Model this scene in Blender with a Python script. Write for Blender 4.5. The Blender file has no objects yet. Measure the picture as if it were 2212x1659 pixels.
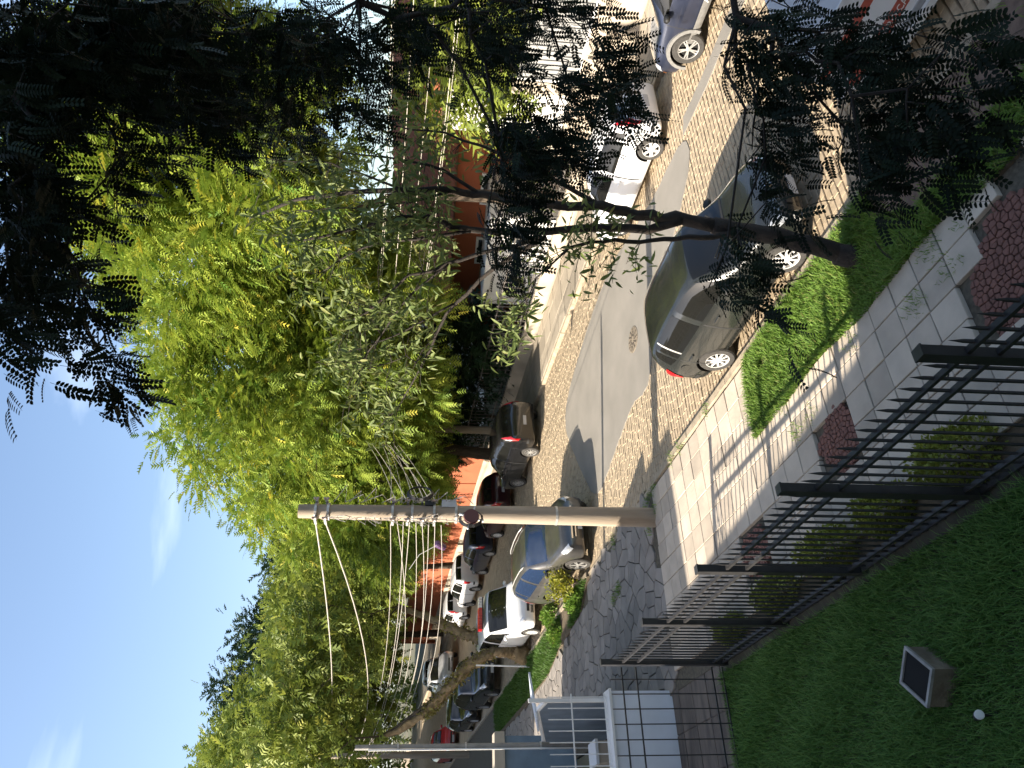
import bpy, bmesh, math, random
import numpy as np
from mathutils import Matrix, Vector, Euler
random.seed(7); RG = np.random.default_rng(7)
scene = bpy.context.scene
COL = scene.collection
# ---------------------------------------------------------------- camera (x = across the street, y = up the street, z up)
SLOPE = 0.0755; CAM_H = 5.943; AZ = math.radians(34.27); PITCH = math.radians(5.6655); ROLL = math.radians(2.006); FPX = 1669.0
def gz(y): return SLOPE*min(max(y, -90.0), 150.0)
_e = lambda v: Vector((v[0]*math.cos(AZ)+v[1]*math.sin(AZ), -v[0]*math.sin(AZ)+v[1]*math.cos(AZ), v[2]))
_rt = Vector((1,0,0)); _fw = Vector((0, math.cos(PITCH), -math.sin(PITCH))); _up = _rt.cross(_fw)
_r2 = math.cos(ROLL)*_rt+math.sin(ROLL)*_up; _u2 = -math.sin(ROLL)*_rt+math.cos(ROLL)*_up
FW, RT, UP = _e(_fw), _e(_r2), _e(_u2)
CAMP = Vector((0,0,CAM_H))
cd = bpy.data.cameras.new('camera'); cam = bpy.data.objects.new('camera', cd); COL.objects.link(cam)
cd.sensor_width = 36; cd.lens = 36*FPX/2212; cd.clip_start = 0.05; cd.clip_end = 3000
m = Matrix.Identity(4)      # the phone was held upright, the picture is stored on its side: world up points to picture left
for i in range(3): m[i][0] = -UP[i]; m[i][1] = RT[i]; m[i][2] = -FW[i]; m[i][3] = CAMP[i]
cam.matrix_world = m; scene.camera = cam
# ---------------------------------------------------------------- sky, sun, exposure
SUN_EL = math.radians(29.0); SH = Vector((0.957,-0.29,0)).normalized()     # SH: where shadows fall
sun_to = Vector((-SH.x*math.cos(SUN_EL), -SH.y*math.cos(SUN_EL), math.sin(SUN_EL)))
world = bpy.data.worlds.new('World'); scene.world = world; world.use_nodes = True
wn = world.node_tree; wn.nodes.clear()
wo = wn.nodes.new('ShaderNodeOutputWorld'); bg = wn.nodes.new('ShaderNodeBackground'); sk = wn.nodes.new('ShaderNodeTexSky')
sk.sky_type = 'NISHITA'; sk.sun_disc = False; sk.sun_elevation = SUN_EL
sk.sun_rotation = math.atan2(sun_to.x, sun_to.y); sk.air_density = 1.0; sk.dust_density = 2.0; sk.ozone_density = 1.6
# thin cloud veils all over the sky
tc = wn.nodes.new('ShaderNodeTexCoord'); mp = wn.nodes.new('ShaderNodeMapping'); mp.inputs['Scale'].default_value = (1.0,1.0,3.6); mp.inputs['Location'].default_value = (0.9,0.35,0.2)
nz = wn.nodes.new('ShaderNodeTexNoise'); nz.inputs['Scale'].default_value = 2.3; nz.inputs['Detail'].default_value = 6; nz.inputs['Distortion'].default_value = 0.4
rp = wn.nodes.new('ShaderNodeValToRGB'); rp.color_ramp.elements[0].position = 0.56; rp.color_ramp.elements[1].position = 0.85
rp.color_ramp.elements[0].color = (0,0,0,1); rp.color_ramp.elements[1].color = (0.3,0.3,0.3,1)
mx = wn.nodes.new('ShaderNodeMixRGB'); mx.inputs[2].default_value = (9.5,10,10.6,1)
L = wn.links.new
L(tc.outputs['Generated'], mp.inputs[0]); L(mp.outputs[0], nz.inputs[0]); L(nz.outputs[0], rp.inputs[0]); L(rp.outputs[0], mx.inputs[0])
L(sk.outputs[0], mx.inputs[1]); L(mx.outputs[0], bg.inputs[0]); L(bg.outputs[0], wo.inputs[0])
bg.inputs[1].default_value = 0.112
sl = bpy.data.lights.new('sun', 'SUN'); sl.energy = 5.0; sl.angle = math.radians(0.53); sl.color = (1.0,0.90,0.76)
so = bpy.data.objects.new('sun', sl); COL.objects.link(so); so.rotation_euler = (-sun_to).to_track_quat('-Z','Y').to_euler()
scene.view_settings.view_transform = 'Standard'; scene.view_settings.look = 'None'; scene.view_settings.gamma = 1
scene.view_settings.use_curve_mapping = False; scene.view_settings.exposure = 1.45
# ---------------------------------------------------------------- picture -> place helpers (2212 x 1659 reference grid)
def ray(x, y): return FW+RT*((1659-y-829.5)/FPX)-UP*((x-1106)/FPX)
def G(x, y, h=0.0):
    d = ray(x, y); t = (h-CAM_H)/(d.z-SLOPE*d.y); return CAMP+d*t
def onN(x, y, n): d = ray(x, y); return CAMP+d*(n/d.x)
def onS(x, y, s): d = ray(x, y); return CAMP+d*(s/d.y)
def onD(x, y, dist): d = ray(x, y); return CAMP+d.normalized()*dist
# ---------------------------------------------------------------- materials
MATS = {}
def mat(name, col, rough=0.8, var=0.25, scale=8.0, bump=0.0, metal=0.0, coat=0.0, spec=0.5, col2=None, detail=5.0, bscale=None, emit=None, coords='Object', transl=0.0, rnd=False, stretch=None):
    if name in MATS: return MATS[name]
    M = bpy.data.materials.new(name); M.use_nodes = True; t = M.node_tree; b = t.nodes['Principled BSDF']
    b.inputs['Roughness'].default_value = rough; b.inputs['Metallic'].default_value = metal
    b.inputs['Coat Weight'].default_value = coat; b.inputs['Coat Roughness'].default_value = 0.05; b.inputs['Specular IOR Level'].default_value = spec
    c = tuple(col)+(1,)
    if var > 0 or col2:
        co = t.nodes.new('ShaderNodeTexCoord'); n = t.nodes.new('ShaderNodeTexNoise'); n.inputs['Scale'].default_value = scale; n.inputs['Detail'].default_value = detail
        src = co.outputs[coords]
        if stretch:
            mpn = t.nodes.new('ShaderNodeMapping'); mpn.inputs['Scale'].default_value = stretch; t.links.new(src, mpn.inputs[0]); src = mpn.outputs[0]
        t.links.new(src, n.inputs['Vector'])
        r = t.nodes.new('ShaderNodeValToRGB')
        k2 = col2 if col2 else tuple(max(0, x*(1-var)) for x in col); k1 = tuple(min(1, x*(1+var*0.6)) for x in col) if not col2 else col
        r.color_ramp.elements[0].position = 0.3; r.color_ramp.elements[1].position = 0.7
        r.color_ramp.elements[0].color = tuple(k2)+(1,); r.color_ramp.elements[1].color = tuple(k1)+(1,)
        t.links.new(n.outputs[0], r.inputs[0]); out = r.outputs[0]
        if rnd:
            oi = t.nodes.new('ShaderNodeObjectInfo'); hs = t.nodes.new('ShaderNodeHueSaturation'); ma = t.nodes.new('ShaderNodeMapRange')
            ma.inputs[3].default_value = 0.8; ma.inputs[4].default_value = 1.18
            t.links.new(oi.outputs['Random'], ma.inputs[0]); t.links.new(ma.outputs[0], hs.inputs['Value']); t.links.new(out, hs.inputs['Color']); out = hs.outputs[0]
        t.links.new(out, b.inputs['Base Color'])
        if bump > 0:
            n2 = t.nodes.new('ShaderNodeTexNoise'); n2.inputs['Scale'].default_value = bscale or scale*4; n2.inputs['Detail'].default_value = 6
            t.links.new(src, n2.inputs['Vector'])
            bp = t.nodes.new('ShaderNodeBump'); bp.inputs['Strength'].default_value = bump; bp.inputs['Distance'].default_value = 0.02
            t.links.new(n2.outputs[0], bp.inputs['Height']); t.links.new(bp.outputs[0], b.inputs['Normal'])
    else: b.inputs['Base Color'].default_value = c
    if emit: b.inputs['Emission Color'].default_value = tuple(emit[:3])+(1,); b.inputs['Emission Strength'].default_value = emit[3]
    MATS[name] = M; return M
def leafmat(name, c1, c2, c3=None, transl=0.35, rough=0.55, spec=0.3):
    if name in MATS: return MATS[name]
    M = bpy.data.materials.new(name); M.use_nodes = True; t = M.node_tree; b = t.nodes['Principled BSDF']; o = t.nodes['Material Output']
    a = t.nodes.new('ShaderNodeAttribute'); a.attribute_name = 'rnd'; r = t.nodes.new('ShaderNodeValToRGB')
    r.color_ramp.elements[0].color = tuple(c1)+(1,); r.color_ramp.elements[1].color = tuple(c2)+(1,)
    if c3: e = r.color_ramp.elements.new(0.9); e.color = tuple(c2)+(1,); r.color_ramp.elements[2].color = tuple(c3)+(1,)
    t.links.new(a.outputs['Fac'], r.inputs[0]); t.links.new(r.outputs[0], b.inputs['Base Color'])
    b.inputs['Roughness'].default_value = rough; b.inputs['Specular IOR Level'].default_value = spec
    tr = t.nodes.new('ShaderNodeBsdfTranslucent'); ms = t.nodes.new('ShaderNodeMixShader'); ms.inputs[0].default_value = transl
    t.links.new(r.outputs[0], tr.inputs[0]); t.links.new(b.outputs[0], ms.inputs[1]); t.links.new(tr.outputs[0], ms.inputs[2]); t.links.new(ms.outputs[0], o.inputs[0])
    MATS[name] = M; return M
# ---------------------------------------------------------------- mesh helpers
def tag(o, label=None, cat=None, group=None, kind=None):
    if label: o['label'] = label
    if cat: o['category'] = cat
    if group: o['group'] = group
    if kind: o['kind'] = kind
    return o
def thing(name, label, cat, loc, group=None):
    o = bpy.data.objects.new(name, None); COL.objects.link(o); o.location = loc; o.empty_display_size = 0.2
    return tag(o, label, cat, group)
def put(name, me, ma, parent=None, loc=None, rot=None, local=False):
    o = bpy.data.objects.new(name, me); COL.objects.link(o)
    if ma is not None and len(me.materials) == 0: me.materials.append(ma)
    if loc is not None: o.location = loc
    if rot is not None: o.rotation_euler = rot
    if parent is not None:
        o.parent = parent
        if not local:
            o.matrix_parent_inverse = wm(parent).inverted()
    return o
def wm(o):
    M = Matrix.LocRotScale(o.location, o.rotation_euler, o.scale)
    return M if o.parent is None else wm(o.parent)@o.matrix_parent_inverse@M
class B:
    def __init__(s): s.v = []; s.f = []
    def add(s, vs, fs):
        k = len(s.v); s.v += [tuple(v) for v in vs]; s.f += [tuple(i+k for i in f) for f in fs]; return s
    def box(s, c, d, R=None):
        vs = [Vector((x*d[0]/2, y*d[1]/2, z*d[2]/2)) for x in (-1,1) for y in (-1,1) for z in (-1,1)]
        if R is not None: vs = [R@v for v in vs]
        c = Vector(c); return s.add([c+v for v in vs], [(0,1,3,2),(4,6,7,5),(0,4,5,1),(2,3,7,6),(0,2,6,4),(1,5,7,3)])
    def bar(s, a, b, w, h=None, upv=Vector((0,0,1))):
        a, b = Vector(a), Vector(b); h = h or w; d = (b-a); l = d.length; d.normalize(); x = d.cross(upv)
        if x.length < 1e-4: x = d.cross(Vector((1,0,0)))
        x.normalize(); y = x.cross(d).normalized()
        return s.box((a+b)/2, (w, l, h), Matrix((x, d, y)).transposed())
    def tube(s, pts, r, n=6, cap=True):
        pts = [Vector(p) for p in pts]; rs = r if isinstance(r, (list, tuple)) else [r]*len(pts); k = len(s.v); rings = []
        ref = Vector((0.3,0.2,1)).normalized()
        for i, p in enumerate(pts):
            d = (pts[min(i+1, len(pts)-1)]-pts[max(i-1, 0)]).normalized(); x = d.cross(ref)
            if x.length < 1e-3: x = d.cross(Vector((1,0,0)))
            x.normalize(); y = d.cross(x)
            for j in range(n): a = 2*math.pi*j/n; s.v.append(tuple(p+(x*math.cos(a)+y*math.sin(a))*rs[i]))
        for i in range(len(pts)-1):
            for j in range(n): a, b = k+i*n+j, k+i*n+(j+1) % n; s.f.append((a, b, b+n, a+n))
        if cap: s.f.append(tuple(k+j for j in range(n))[::-1]); s.f.append(tuple(k+(len(pts)-1)*n+j for j in range(n)))
        return s
    def lathe(s, prof, n=16, M=None, caps=True):     # prof: (r, h) about local z
        k = len(s.v); M = M or Matrix.Identity(4)
        for r, h in prof:
            for j in range(n): a = 2*math.pi*j/n; s.v.append(tuple(M@Vector((r*math.cos(a), r*math.sin(a), h))))
        for i in range(len(prof)-1):
            for j in range(n): a, b = k+i*n+j, k+i*n+(j+1) % n; s.f.append((a, b, b+n, a+n))
        if caps and prof[0][0] > 1e-6: s.f.append(tuple(k+j for j in range(n))[::-1])
        if caps and prof[-1][0] > 1e-6: s.f.append(tuple(k+(len(prof)-1)*n+j for j in range(n)))
        return s
    def prism(s, poly, z0, z1, tilt=True, inset=0.0, bev=0.0):
        n = len(poly); k = len(s.v); g = (lambda y: gz(y)) if tilt else (lambda y: 0)
        cx = sum(p[0] for p in poly)/n; cy = sum(p[1] for p in poly)/n
        rows = [(z0, 0.0)]+([(z1-bev, 0.0), (z1, bev)] if bev else [(z1, 0.0)])
        for z, ins in rows:
            for p in poly:
                d = math.hypot(p[0]-cx, p[1]-cy) or 1; q = max(0.1, 1-ins*1.3/d)
                x, y = cx+(p[0]-cx)*q, cy+(p[1]-cy)*q; s.v.append((x, y, z+g(y)))
        for i in range(len(rows)-1):
            for j in range(n): a, b = k+i*n+j, k+i*n+(j+1) % n; s.f.append((a, b, b+n, a+n))
        s.f.append(tuple(k+(len(rows)-1)*n+j for j in range(n)))
        return s
    def mesh(s, name, smooth=False, sharp=None):
        me = bpy.data.meshes.new(name); me.from_pydata(s.v, [], s.f); me.validate(verbose=False)
        if smooth or sharp:
            me.polygons.foreach_set('use_smooth', [True]*len(me.polygons))
            if sharp: me.set_sharp_from_angle(angle=math.radians(sharp))
        me.update(); return me
    def build(s, name, ma, parent=None, smooth=False, sharp=None): return put(name, s.mesh(name, smooth, sharp), ma, parent)
def np_mesh(name, V, F, rnd=None):
    V = np.asarray(V, np.float32); F = np.asarray(F, np.int32); k = F.shape[1]
    me = bpy.data.meshes.new(name); me.vertices.add(len(V)); me.vertices.foreach_set('co', V.ravel())
    me.loops.add(F.size); me.loops.foreach_set('vertex_index', F.ravel()); me.polygons.add(len(F))
    me.polygons.foreach_set('loop_start', np.arange(0, F.size, k, dtype=np.int32))
    try: me.polygons.foreach_set('loop_total', np.full(len(F), k, np.int32))
    except Exception: pass
    me.update(calc_edges=True)
    if rnd is not None: a = me.attributes.new('rnd', 'FLOAT', 'POINT'); a.data.foreach_set('value', np.asarray(rnd, np.float32))
    return me
def rot_frames(d, roll):     # columns: x = direction d, z-ish up, random roll
    d = d/np.linalg.norm(d, axis=1, keepdims=True); up = np.zeros_like(d); up[:,2] = 1
    y = np.cross(up, d); n = np.linalg.norm(y, axis=1, keepdims=True); y = np.where(n < 1e-3, np.array([[0,1.0,0]]), y/np.maximum(n, 1e-6)); z = np.cross(d, y)
    c, s = np.cos(roll)[:,None], np.sin(roll)[:,None]; y2 = c*y+s*z; z2 = -s*y+c*z
    return np.stack([d, y2, z2], axis=2)
def scatter(T, F, pos, R, sc, rnd):
    T = np.asarray(T); F = np.asarray(F); K, n = len(pos), len(T)
    V = np.einsum('kij,nj->kni', R, T)*np.asarray(sc).reshape(K, 1, -1)+pos[:,None,:]
    FF = (F[None]+(np.arange(K)*n)[:,None,None]).reshape(-1, F.shape[1])
    return V.reshape(-1, 3), FF, np.repeat(rnd, n)
def frond(pairs=7, ll=0.22, lw=0.07, droop=0.25, taper=0.5, steps=1, ang=0.9):     # pinnate leaf along +x, length 1
    V, F = [], []
    for i in range(pairs):
        t = 0.12+0.86*(i+0.5)/pairs; l = ll*(1-taper*abs(t-0.45)*1.2)
        for s in (-1, 1):
            bx, bz = t, -droop*t*t; dx, dy = math.cos(ang)*l, s*math.sin(ang)*l; px, py = -s*math.sin(ang)*lw, math.cos(ang)*lw*1.0
            k = len(V)
            if steps == 1:
                V += [(bx,0,bz), (bx+dx*0.5+px*0.6, dy*0.5+py*0.6, bz+0.01), (bx+dx, dy, bz-0.03), (bx+dx*0.5-px*0.6, dy*0.5-py*0.6, bz+0.01)]; F.append((k,k+1,k+2,k+3))
            else:
                V += [(bx,0,bz), (bx+dx*0.3+px*0.55, dy*0.3+py*0.55, bz+0.01), (bx+dx*0.75+px*0.5, dy*0.75+py*0.5, bz), (bx+dx, dy, bz-0.02), (bx+dx*0.75-px*0.5, dy*0.75-py*0.5, bz), (bx+dx*0.3-px*0.55, dy*0.3-py*0.55, bz+0.01)]
                F.append((k,k+1,k+2,k+3)); F.append((k,k+3,k+4,k+5))
    k = len(V); V += [(0,-0.006,0), (0,0.006,0), (1,0.004,-droop), (1,-0.004,-droop)]; F.append((k,k+1,k+2,k+3))
    return np.array(V), np.array(F)

def frond_tri(pairs=6, ll=0.26, lw=0.085, droop=0.25, ang=0.85):     # light version: one triangle per leaflet
    V, F = [], []
    for i in range(pairs):
        t = 0.1+0.88*(i+0.5)/pairs; l = ll*(1-0.6*abs(t-0.4))
        for s in (-1, 1):
            k = len(V); z = -droop*t*t; V += [(t-lw*0.5,0,z), (t+lw*0.6,0,z), (t+math.cos(ang)*l, s*math.sin(ang)*l, z-0.04)]; F.append((k,k+1,k+2))
    return np.array(V), np.array(F)
# ================================================================ SETTING
M_conc = mat('concrete_slab', (0.50,0.425,0.335), 0.9, 0.22, 3.0, 0.25, col2=(0.40,0.34,0.27), coords='Object', rnd=True)
M_joint = mat('joint_soil', (0.10,0.085,0.06), 0.95, 0.4, 20)
M_cobble = mat('cobble_granite', (0.42,0.33,0.22), 0.85, 0.3, 14, 0.5, col2=(0.27,0.21,0.14), rnd=True)
M_kerb = mat('kerb_granite', (0.34,0.28,0.20), 0.9, 0.3, 6, 0.4)
M_patch = mat('asphalt_patch', (0.235,0.215,0.185), 0.9, 0.15, 1.2, 0.3, col2=(0.19,0.175,0.15), bscale=60)
M_crazy = mat('crazy_stone', (0.27,0.24,0.21), 0.85, 0.3, 2.5, 0.3, col2=(0.19,0.17,0.15), rnd=True)
M_red = mat('red_stone', (0.26,0.12,0.09), 0.9, 0.35, 9, 0.4, col2=(0.18,0.085,0.065), rnd=True)
M_soil = mat('soil', (0.10,0.075,0.045), 0.95, 0.4, 9, 0.5)
M_dirtstain = mat('stained_concrete', (0.16,0.13,0.105), 0.9, 0.5, 2.2, 0.3, col2=(0.06,0.05,0.042), stretch=(0.5,2.2,1))
# ground sheet
ys = [-600,-90,-40,0,40,80,120,150,400,1500]; xs = [-1200,-200,-60,0,30,80,300,1200]
V = [(x, y, gz(y)-0.10) for y in ys for x in xs]; nx = len(xs)
F = [(j*nx+i, j*nx+i+1, (j+1)*nx+i+1, (j+1)*nx+i) for j in range(len(ys)-1) for i in range(nx-1)]
tag(B().add(V, F).build('ground', mat('earth', (0.12,0.10,0.06), 0.95, 0.4, 0.3, col2=(0.06,0.075,0.03))), kind='structure')
KN, KF = 7.58, 16.35                     # near and far kerb lines
# ---- road
def cobble_mat_base():
    M = mat('cobble_far', (0.40,0.31,0.20), 0.9, 0.3, 3.0, 0.4, col2=(0.30,0.235,0.155)); return M
road = B().prism([(KN-0.02,-30), (KF+0.02,-30), (KF+0.02,30), (KF+0.02,150), (KN-0.02,150), (KN-0.02,30)], -0.30, -0.035).build('road', mat('road_bed', (0.13,0.10,0.07), 0.95, 0.4, 12))
tag(road, kind='structure')
far_road = B().prism([(KN,36), (KF,36), (KF,149), (KN,149)], -0.034, -0.012).build('far_paving', cobble_mat_base(), road)
cob = []
y = 2.0
while y < 36:
    w = 0.125+random.uniform(-0.012,0.012); x = KN+0.01+random.uniform(0,0.1)
    while x < KF-0.08:
        l = random.uniform(0.17,0.27); x2 = min(x+l, KF-0.01)
        c = Vector(((x+x2)/2, y+w/2, gz(y)))
        r = c-CAMP; d = r.dot(FW); u = r.dot(RT)/d*FPX+829.5; v = 1106-r.dot(UP)/d*FPX
        if d > 0 and -60 < u < 1720 and v < 2300: cob.append((r.length, x, x2, y, y+w))
        x = x2
    y += w
random.shuffle(cob)
shown = []
hidden = []
for q in cob:
    cx, cy = (q[1]+q[2])/2, (q[3]+q[4])/2
    under = (7.6 < cx < 9.4 and 6.6 < cy < 11.3) or (cx > 8.2 and cx < 10.6 and cy < 6.6)
    inpatch = 9.3 < cx < 14.4 and 11 < cy < 20 and abs(cx-(13.9-(cy-10.5)*0.12)) < 1.2
    (hidden if under or inpatch else shown).append(q)
shown.sort(key=lambda q: q[0]); near, rest = shown[:300], shown[300:]+hidden
def stone_vs(q, dz):
    j = lambda a: random.uniform(-a, a); x0, x1, y0, y1 = q[1]+0.004, q[2]-0.004, q[3]+0.009, q[4]-0.009
    lo = [(x0,y0),(x1,y0),(x1,y1),(x0,y1)]; lo = [(x+j(0.005), y+j(0.005)) for x, y in lo]; cx, cy = (x0+x1)/2, (y0+y1)/2
    V = [(x, y, gz(y)-0.05) for x, y in lo]+[(x, y, gz(y)-0.012+dz) for x, y in lo]+[(cx+(x-cx)*0.92, cy+(y-cy)*0.84, gz(y)+dz) for x, y in lo]
    F = [(0,1,5,4),(1,2,6,5),(2,3,7,6),(3,0,4,7),(4,5,9,8),(5,6,10,9),(6,7,11,10),(7,4,8,11),(8,9,10,11)]
    return V, F
for q in near:
    V, F = stone_vs(q, random.uniform(-0.008,0.006)); B().add(V, F).build('cobble', M_cobble, road, smooth=False)
b = B()
for q in rest:
    V, F = stone_vs(q, random.uniform(-0.008,0.006)); b.add(V, F)
o = b.build('cobblestones', mat('cobble_many', (0.42,0.33,0.22), 0.85, 0.3, 5.0, 0.4, col2=(0.28,0.22,0.145), detail=9), road); tag(o, kind='stuff')
pp = [(13.75,10.35),(13.85,12.4),(14.4,14.2),(14.8,16.0),(14.55,18.4),(13.95,21.0),(13.1,21.6),(12.3,21.2),(10.6,20.1),(9.1,18.95),(9.45,17.6),(9.75,16.5),(10.05,15.3),(9.7,14.3),(10.6,13.6),(11.6,12.6),(12.4,10.84),(13.0,10.2)]
def wob(poly, k, a):
    out = []
    for i in range(len(poly)):
        p, q = poly[i], poly[(i+1) % len(poly)]
        for j in range(k): t = j/k; out.append((p[0]+(q[0]-p[0])*t+random.uniform(-a,a), p[1]+(q[1]-p[1])*t+random.uniform(-a,a)))
    return out
def chaikin(P):
    out = []
    for i in range(len(P)):
        a, b_ = P[i], P[(i+1) % len(P)]; out += [(0.75*a[0]+0.25*b_[0], 0.75*a[1]+0.25*b_[1]), (0.25*a[0]+0.75*b_[0], 0.25*a[1]+0.75*b_[1])]
    return out
def ngon_sheet(name, poly, z, ma, thick=0.02, parent=None):
    bm = bmesh.new(); vs = [bm.verts.new((x, y, gz(y)+z)) for x, y in poly]; f = bm.faces.new(vs)
    if f.normal.z < 0: f.normal_flip()
    r = bmesh.ops.extrude_face_region(bm, geom=[f]); bmesh.ops.translate(bm, vec=(0,0,-thick), verts=[e for e in r['geom'] if isinstance(e, bmesh.types.BMVert)])
    bmesh.ops.recalc_face_normals(bm, faces=bm.faces); bmesh.ops.triangulate(bm, faces=[f for f in bm.faces if len(f.verts) > 4])
    me = bpy.data.meshes.new(name); bm.to_mesh(me); bm.free(); return put(name, me, ma, parent)
tag(ngon_sheet('asphalt_patch', wob(chaikin(chaikin(pp)), 2, 0.02), 0.016, M_patch, 0.05), kind='structure')
tag(ngon_sheet('asphalt_strip', wob([(13.6,5.2),(14.0,5.0),(14.1,10.2),(13.7,10.4)], 8, 0.03), 0.014, M_patch, 0.05), kind='structure')
# manhole cover in the patch
mh = thing('manhole_cover', 'round cast iron manhole cover set in the grey asphalt patch', 'manhole cover', (11.5,14.75,gz(14.75)+0.016))
MH = Matrix.Translation((11.5,14.75,gz(14.75)+0.017))@Matrix.Rotation(math.atan(SLOPE), 4, 'X'); bb = B().lathe([(0.34,-0.02),(0.34,0.006),(0.31,0.012),(0.0,0.012)], 24, MH)
bb.build('lid', mat('cast_iron', (0.22,0.18,0.13), 0.8, 0.4, 30), mh)
b = B()
for i in range(12):
    for r in (0.12, 0.2, 0.27): a = i*math.pi/6+r; b.box(MH@Vector((r*math.cos(a), r*math.sin(a), 0.014)), (0.05,0.03,0.012), Matrix.Rotation(a, 3, 'Z'))
b.build('lid_studs', mat('cast_iron_dark', (0.06,0.05,0.04), 0.8, 0.3, 30), mh)
# ---- kerbs
def kerb(name, x0, x1, y0, y1, top, step=0.95, ma=M_kerb):
    k = None; y = y0; root = B().prism([(x0+0.01,y0),(x1-0.01,y0),(x1-0.01,y1),(x0+0.01,y1)], -0.2, top-0.03).build(name, M_joint); tag(root, kind='structure')
    while y < y1-0.1:
        l = min(step*random.uniform(0.85,1.15), y1-y); j = random.uniform(-0.008,0.008)
        B().prism([(x0+j,y+0.006),(x1+j,y+0.006),(x1+j,y+l-0.006),(x0+j,y+l-0.006)], -0.2, top+random.uniform(-0.008,0.006), bev=0.012).build('kerb_stone', ma, root); y += l
kerb('near_kerb', KN-0.14, KN, 1.0, 14.6, 0.12)
kerb('near_kerb', KN-0.14, KN, 20.2, 60.0, 0.12, 1.4)
kerb('far_kerb', KF, KF+0.15, 0.0, 80.0, 0.13, 1.6)
# ---- near pavement: square concrete slabs
walk = B().prism([(3.3,-10),(KN-0.14,-10),(KN-0.14,14.9),(3.3,14.9)], -0.2, 0.06).build('pavement', M_joint); tag(walk, kind='structure')
verge_poly = [(7.43,3.0),(7.43,9.9),(7.30,10.0),(6.95,10.05),(6.0,10.12),(6.02,9.0),(6.1,8.0),(6.0,7.05),(6.05,6.0),(6.05,5.4),(5.9,4.9),(5.88,4.4),(6.3,3.6),(6.3,3.0)]
def inpoly(x, y, P):
    c = False
    for i in range(len(P)):
        (x1,y1),(x2,y2) = P[i], P[i-1]
        if (y1 > y) != (y2 > y) and x < (x2-x1)*(y-y1)/(y2-y1)+x1: c = not c
    return c
reds = [[(5.36,7.95),(5.04,7.80),(4.68,7.72),(4.30,8.28),(5.02,8.74),(5.36,8.2)], [(5.66,4.9),(5.28,5.36),(5.04,5.56),(4.3,5.4),(4.4,4.3),(5.5,4.2)], [(4.75,10.6),(4.3,10.35),(4.0,10.9),(4.4,11.5),(4.8,11.2)]]
def clip_poly(P, nx_, ny_, c):
    out = []
    for i in range(len(P)):
        a, b2 = P[i], P[(i+1) % len(P)]; da, db = a[0]*nx_+a[1]*ny_-c, b2[0]*nx_+b2[1]*ny_-c
        if da <= 0: out.append(a)
        if da*db < 0: t = da/(da-db); out.append((a[0]+(b2[0]-a[0])*t, a[1]+(b2[1]-a[1])*t))
    return out
ds, dn = 0.435, 0.415
y = 2.6
while y < 14.55:
    i = 0; x = 3.62
    while x < KN-0.16:
        x2 = min(x+dn, KN-0.15); cx, cy = (x+x2)/2, y+ds/2
        if not inpoly(cx, cy, verge_poly) and not any(inpoly(cx, cy, r) for r in reds) and not (x2-x < 0.12):
            j = lambda a: random.uniform(-a, a); g = 0.007; sk_ = -0.03*(cx-5)
            P = [(x+g,y+g+sk_+j(0.004)),(x2-g,y+g+sk_+j(0.004)),(x2-g,y+ds-g+sk_+j(0.004)),(x+g,y+ds-g+sk_+j(0.004))]
            B().prism(P, 0.05, 0.118+j(0.006), bev=0.006).build('slab', M_conc, walk)
        x = x2; i += 1
    y += ds
def voronoi(poly, pitch, jit=0.4, gap=0.01, stretch=1.0):
    xs = [p[0] for p in poly]; ys = [p[1] for p in poly]; pts = []
    yy = min(ys)-pitch
    while yy < max(ys)+pitch:
        xx = min(xs)-pitch
        while xx < max(xs)+pitch: pts.append((xx+random.uniform(-jit,jit)*pitch, yy+random.uniform(-jit,jit)*pitch*stretch)); xx += pitch
        yy += pitch*stretch
    A = np.array(pts); out = []
    for i, p in enumerate(pts):
        if not inpoly(p[0], p[1], poly): continue
        d = np.hypot(A[:,0]-p[0], A[:,1]-p[1]); near_ = np.argsort(d)[1:14]
        P = [(p[0]-pitch*1.5,p[1]-pitch*1.5),(p[0]+pitch*1.5,p[1]-pitch*1.5),(p[0]+pitch*1.5,p[1]+pitch*1.5),(p[0]-pitch*1.5,p[1]+pitch*1.5)]
        for k in near_:
            q = pts[k]; nx_, ny_ = q[0]-p[0], q[1]-p[1]; l = math.hypot(nx_, ny_) or 1; nx_ /= l; ny_ /= l
            c = nx_*(p[0]+q[0])/2+ny_*(p[1]+q[1])/2-gap; P = clip_poly(P, nx_, ny_, c)
            if len(P) < 3: break
        if len(P) >= 3: out.append(P)
    return out
for r in reds:
    b = B()
    for P in voronoi(r, 0.075, 0.35, 0.005): b.prism(P, 0.05, 0.112+random.uniform(-0.006,0.006), bev=0.006)
    tag(b.build('red_setts', M_red, walk), kind='stuff')
# ---- crazy paving of the neighbour's driveway and pavement
crazy_poly = [(3.4,15.0),(7.44,14.9),(7.44,20.0),(6.7,20.6),(6.4,24.0),(6.05,29.0),(5.8,36.0),(3.4,36.0)]
crz = B().prism([(3.3,14.9),(7.44,14.9),(7.44,20.2),(7.44,60.0),(3.3,60.0)], -0.2, 0.045).build('driveway', M_joint); tag(crz, kind='structure')
def crazy_ok(P): return True
cs = voronoi(crazy_poly, 0.40, 0.46, 0.011)
cs.sort(key=lambda P: P[0][1])
for P in cs[:290]: B().prism(P, 0.03, 0.085+random.uniform(-0.006,0.006), bev=0.008).build('paving_stone', M_crazy, crz)
b = B()
for P in cs[290:]: b.prism(P, 0.03, 0.085+random.uniform(-0.006,0.006), bev=0.008)
tag(b.build('paving_stones', M_crazy, crz), kind='stuff')
# dropped kerb ramp in front of the driveway
tag(B().prism([(7.44,14.6),(7.57,14.6),(7.57,20.2),(7.44,20.2)], -0.2, 0.05, bev=0.02).build('dropped_kerb', M_kerb), kind='structure')
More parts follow.
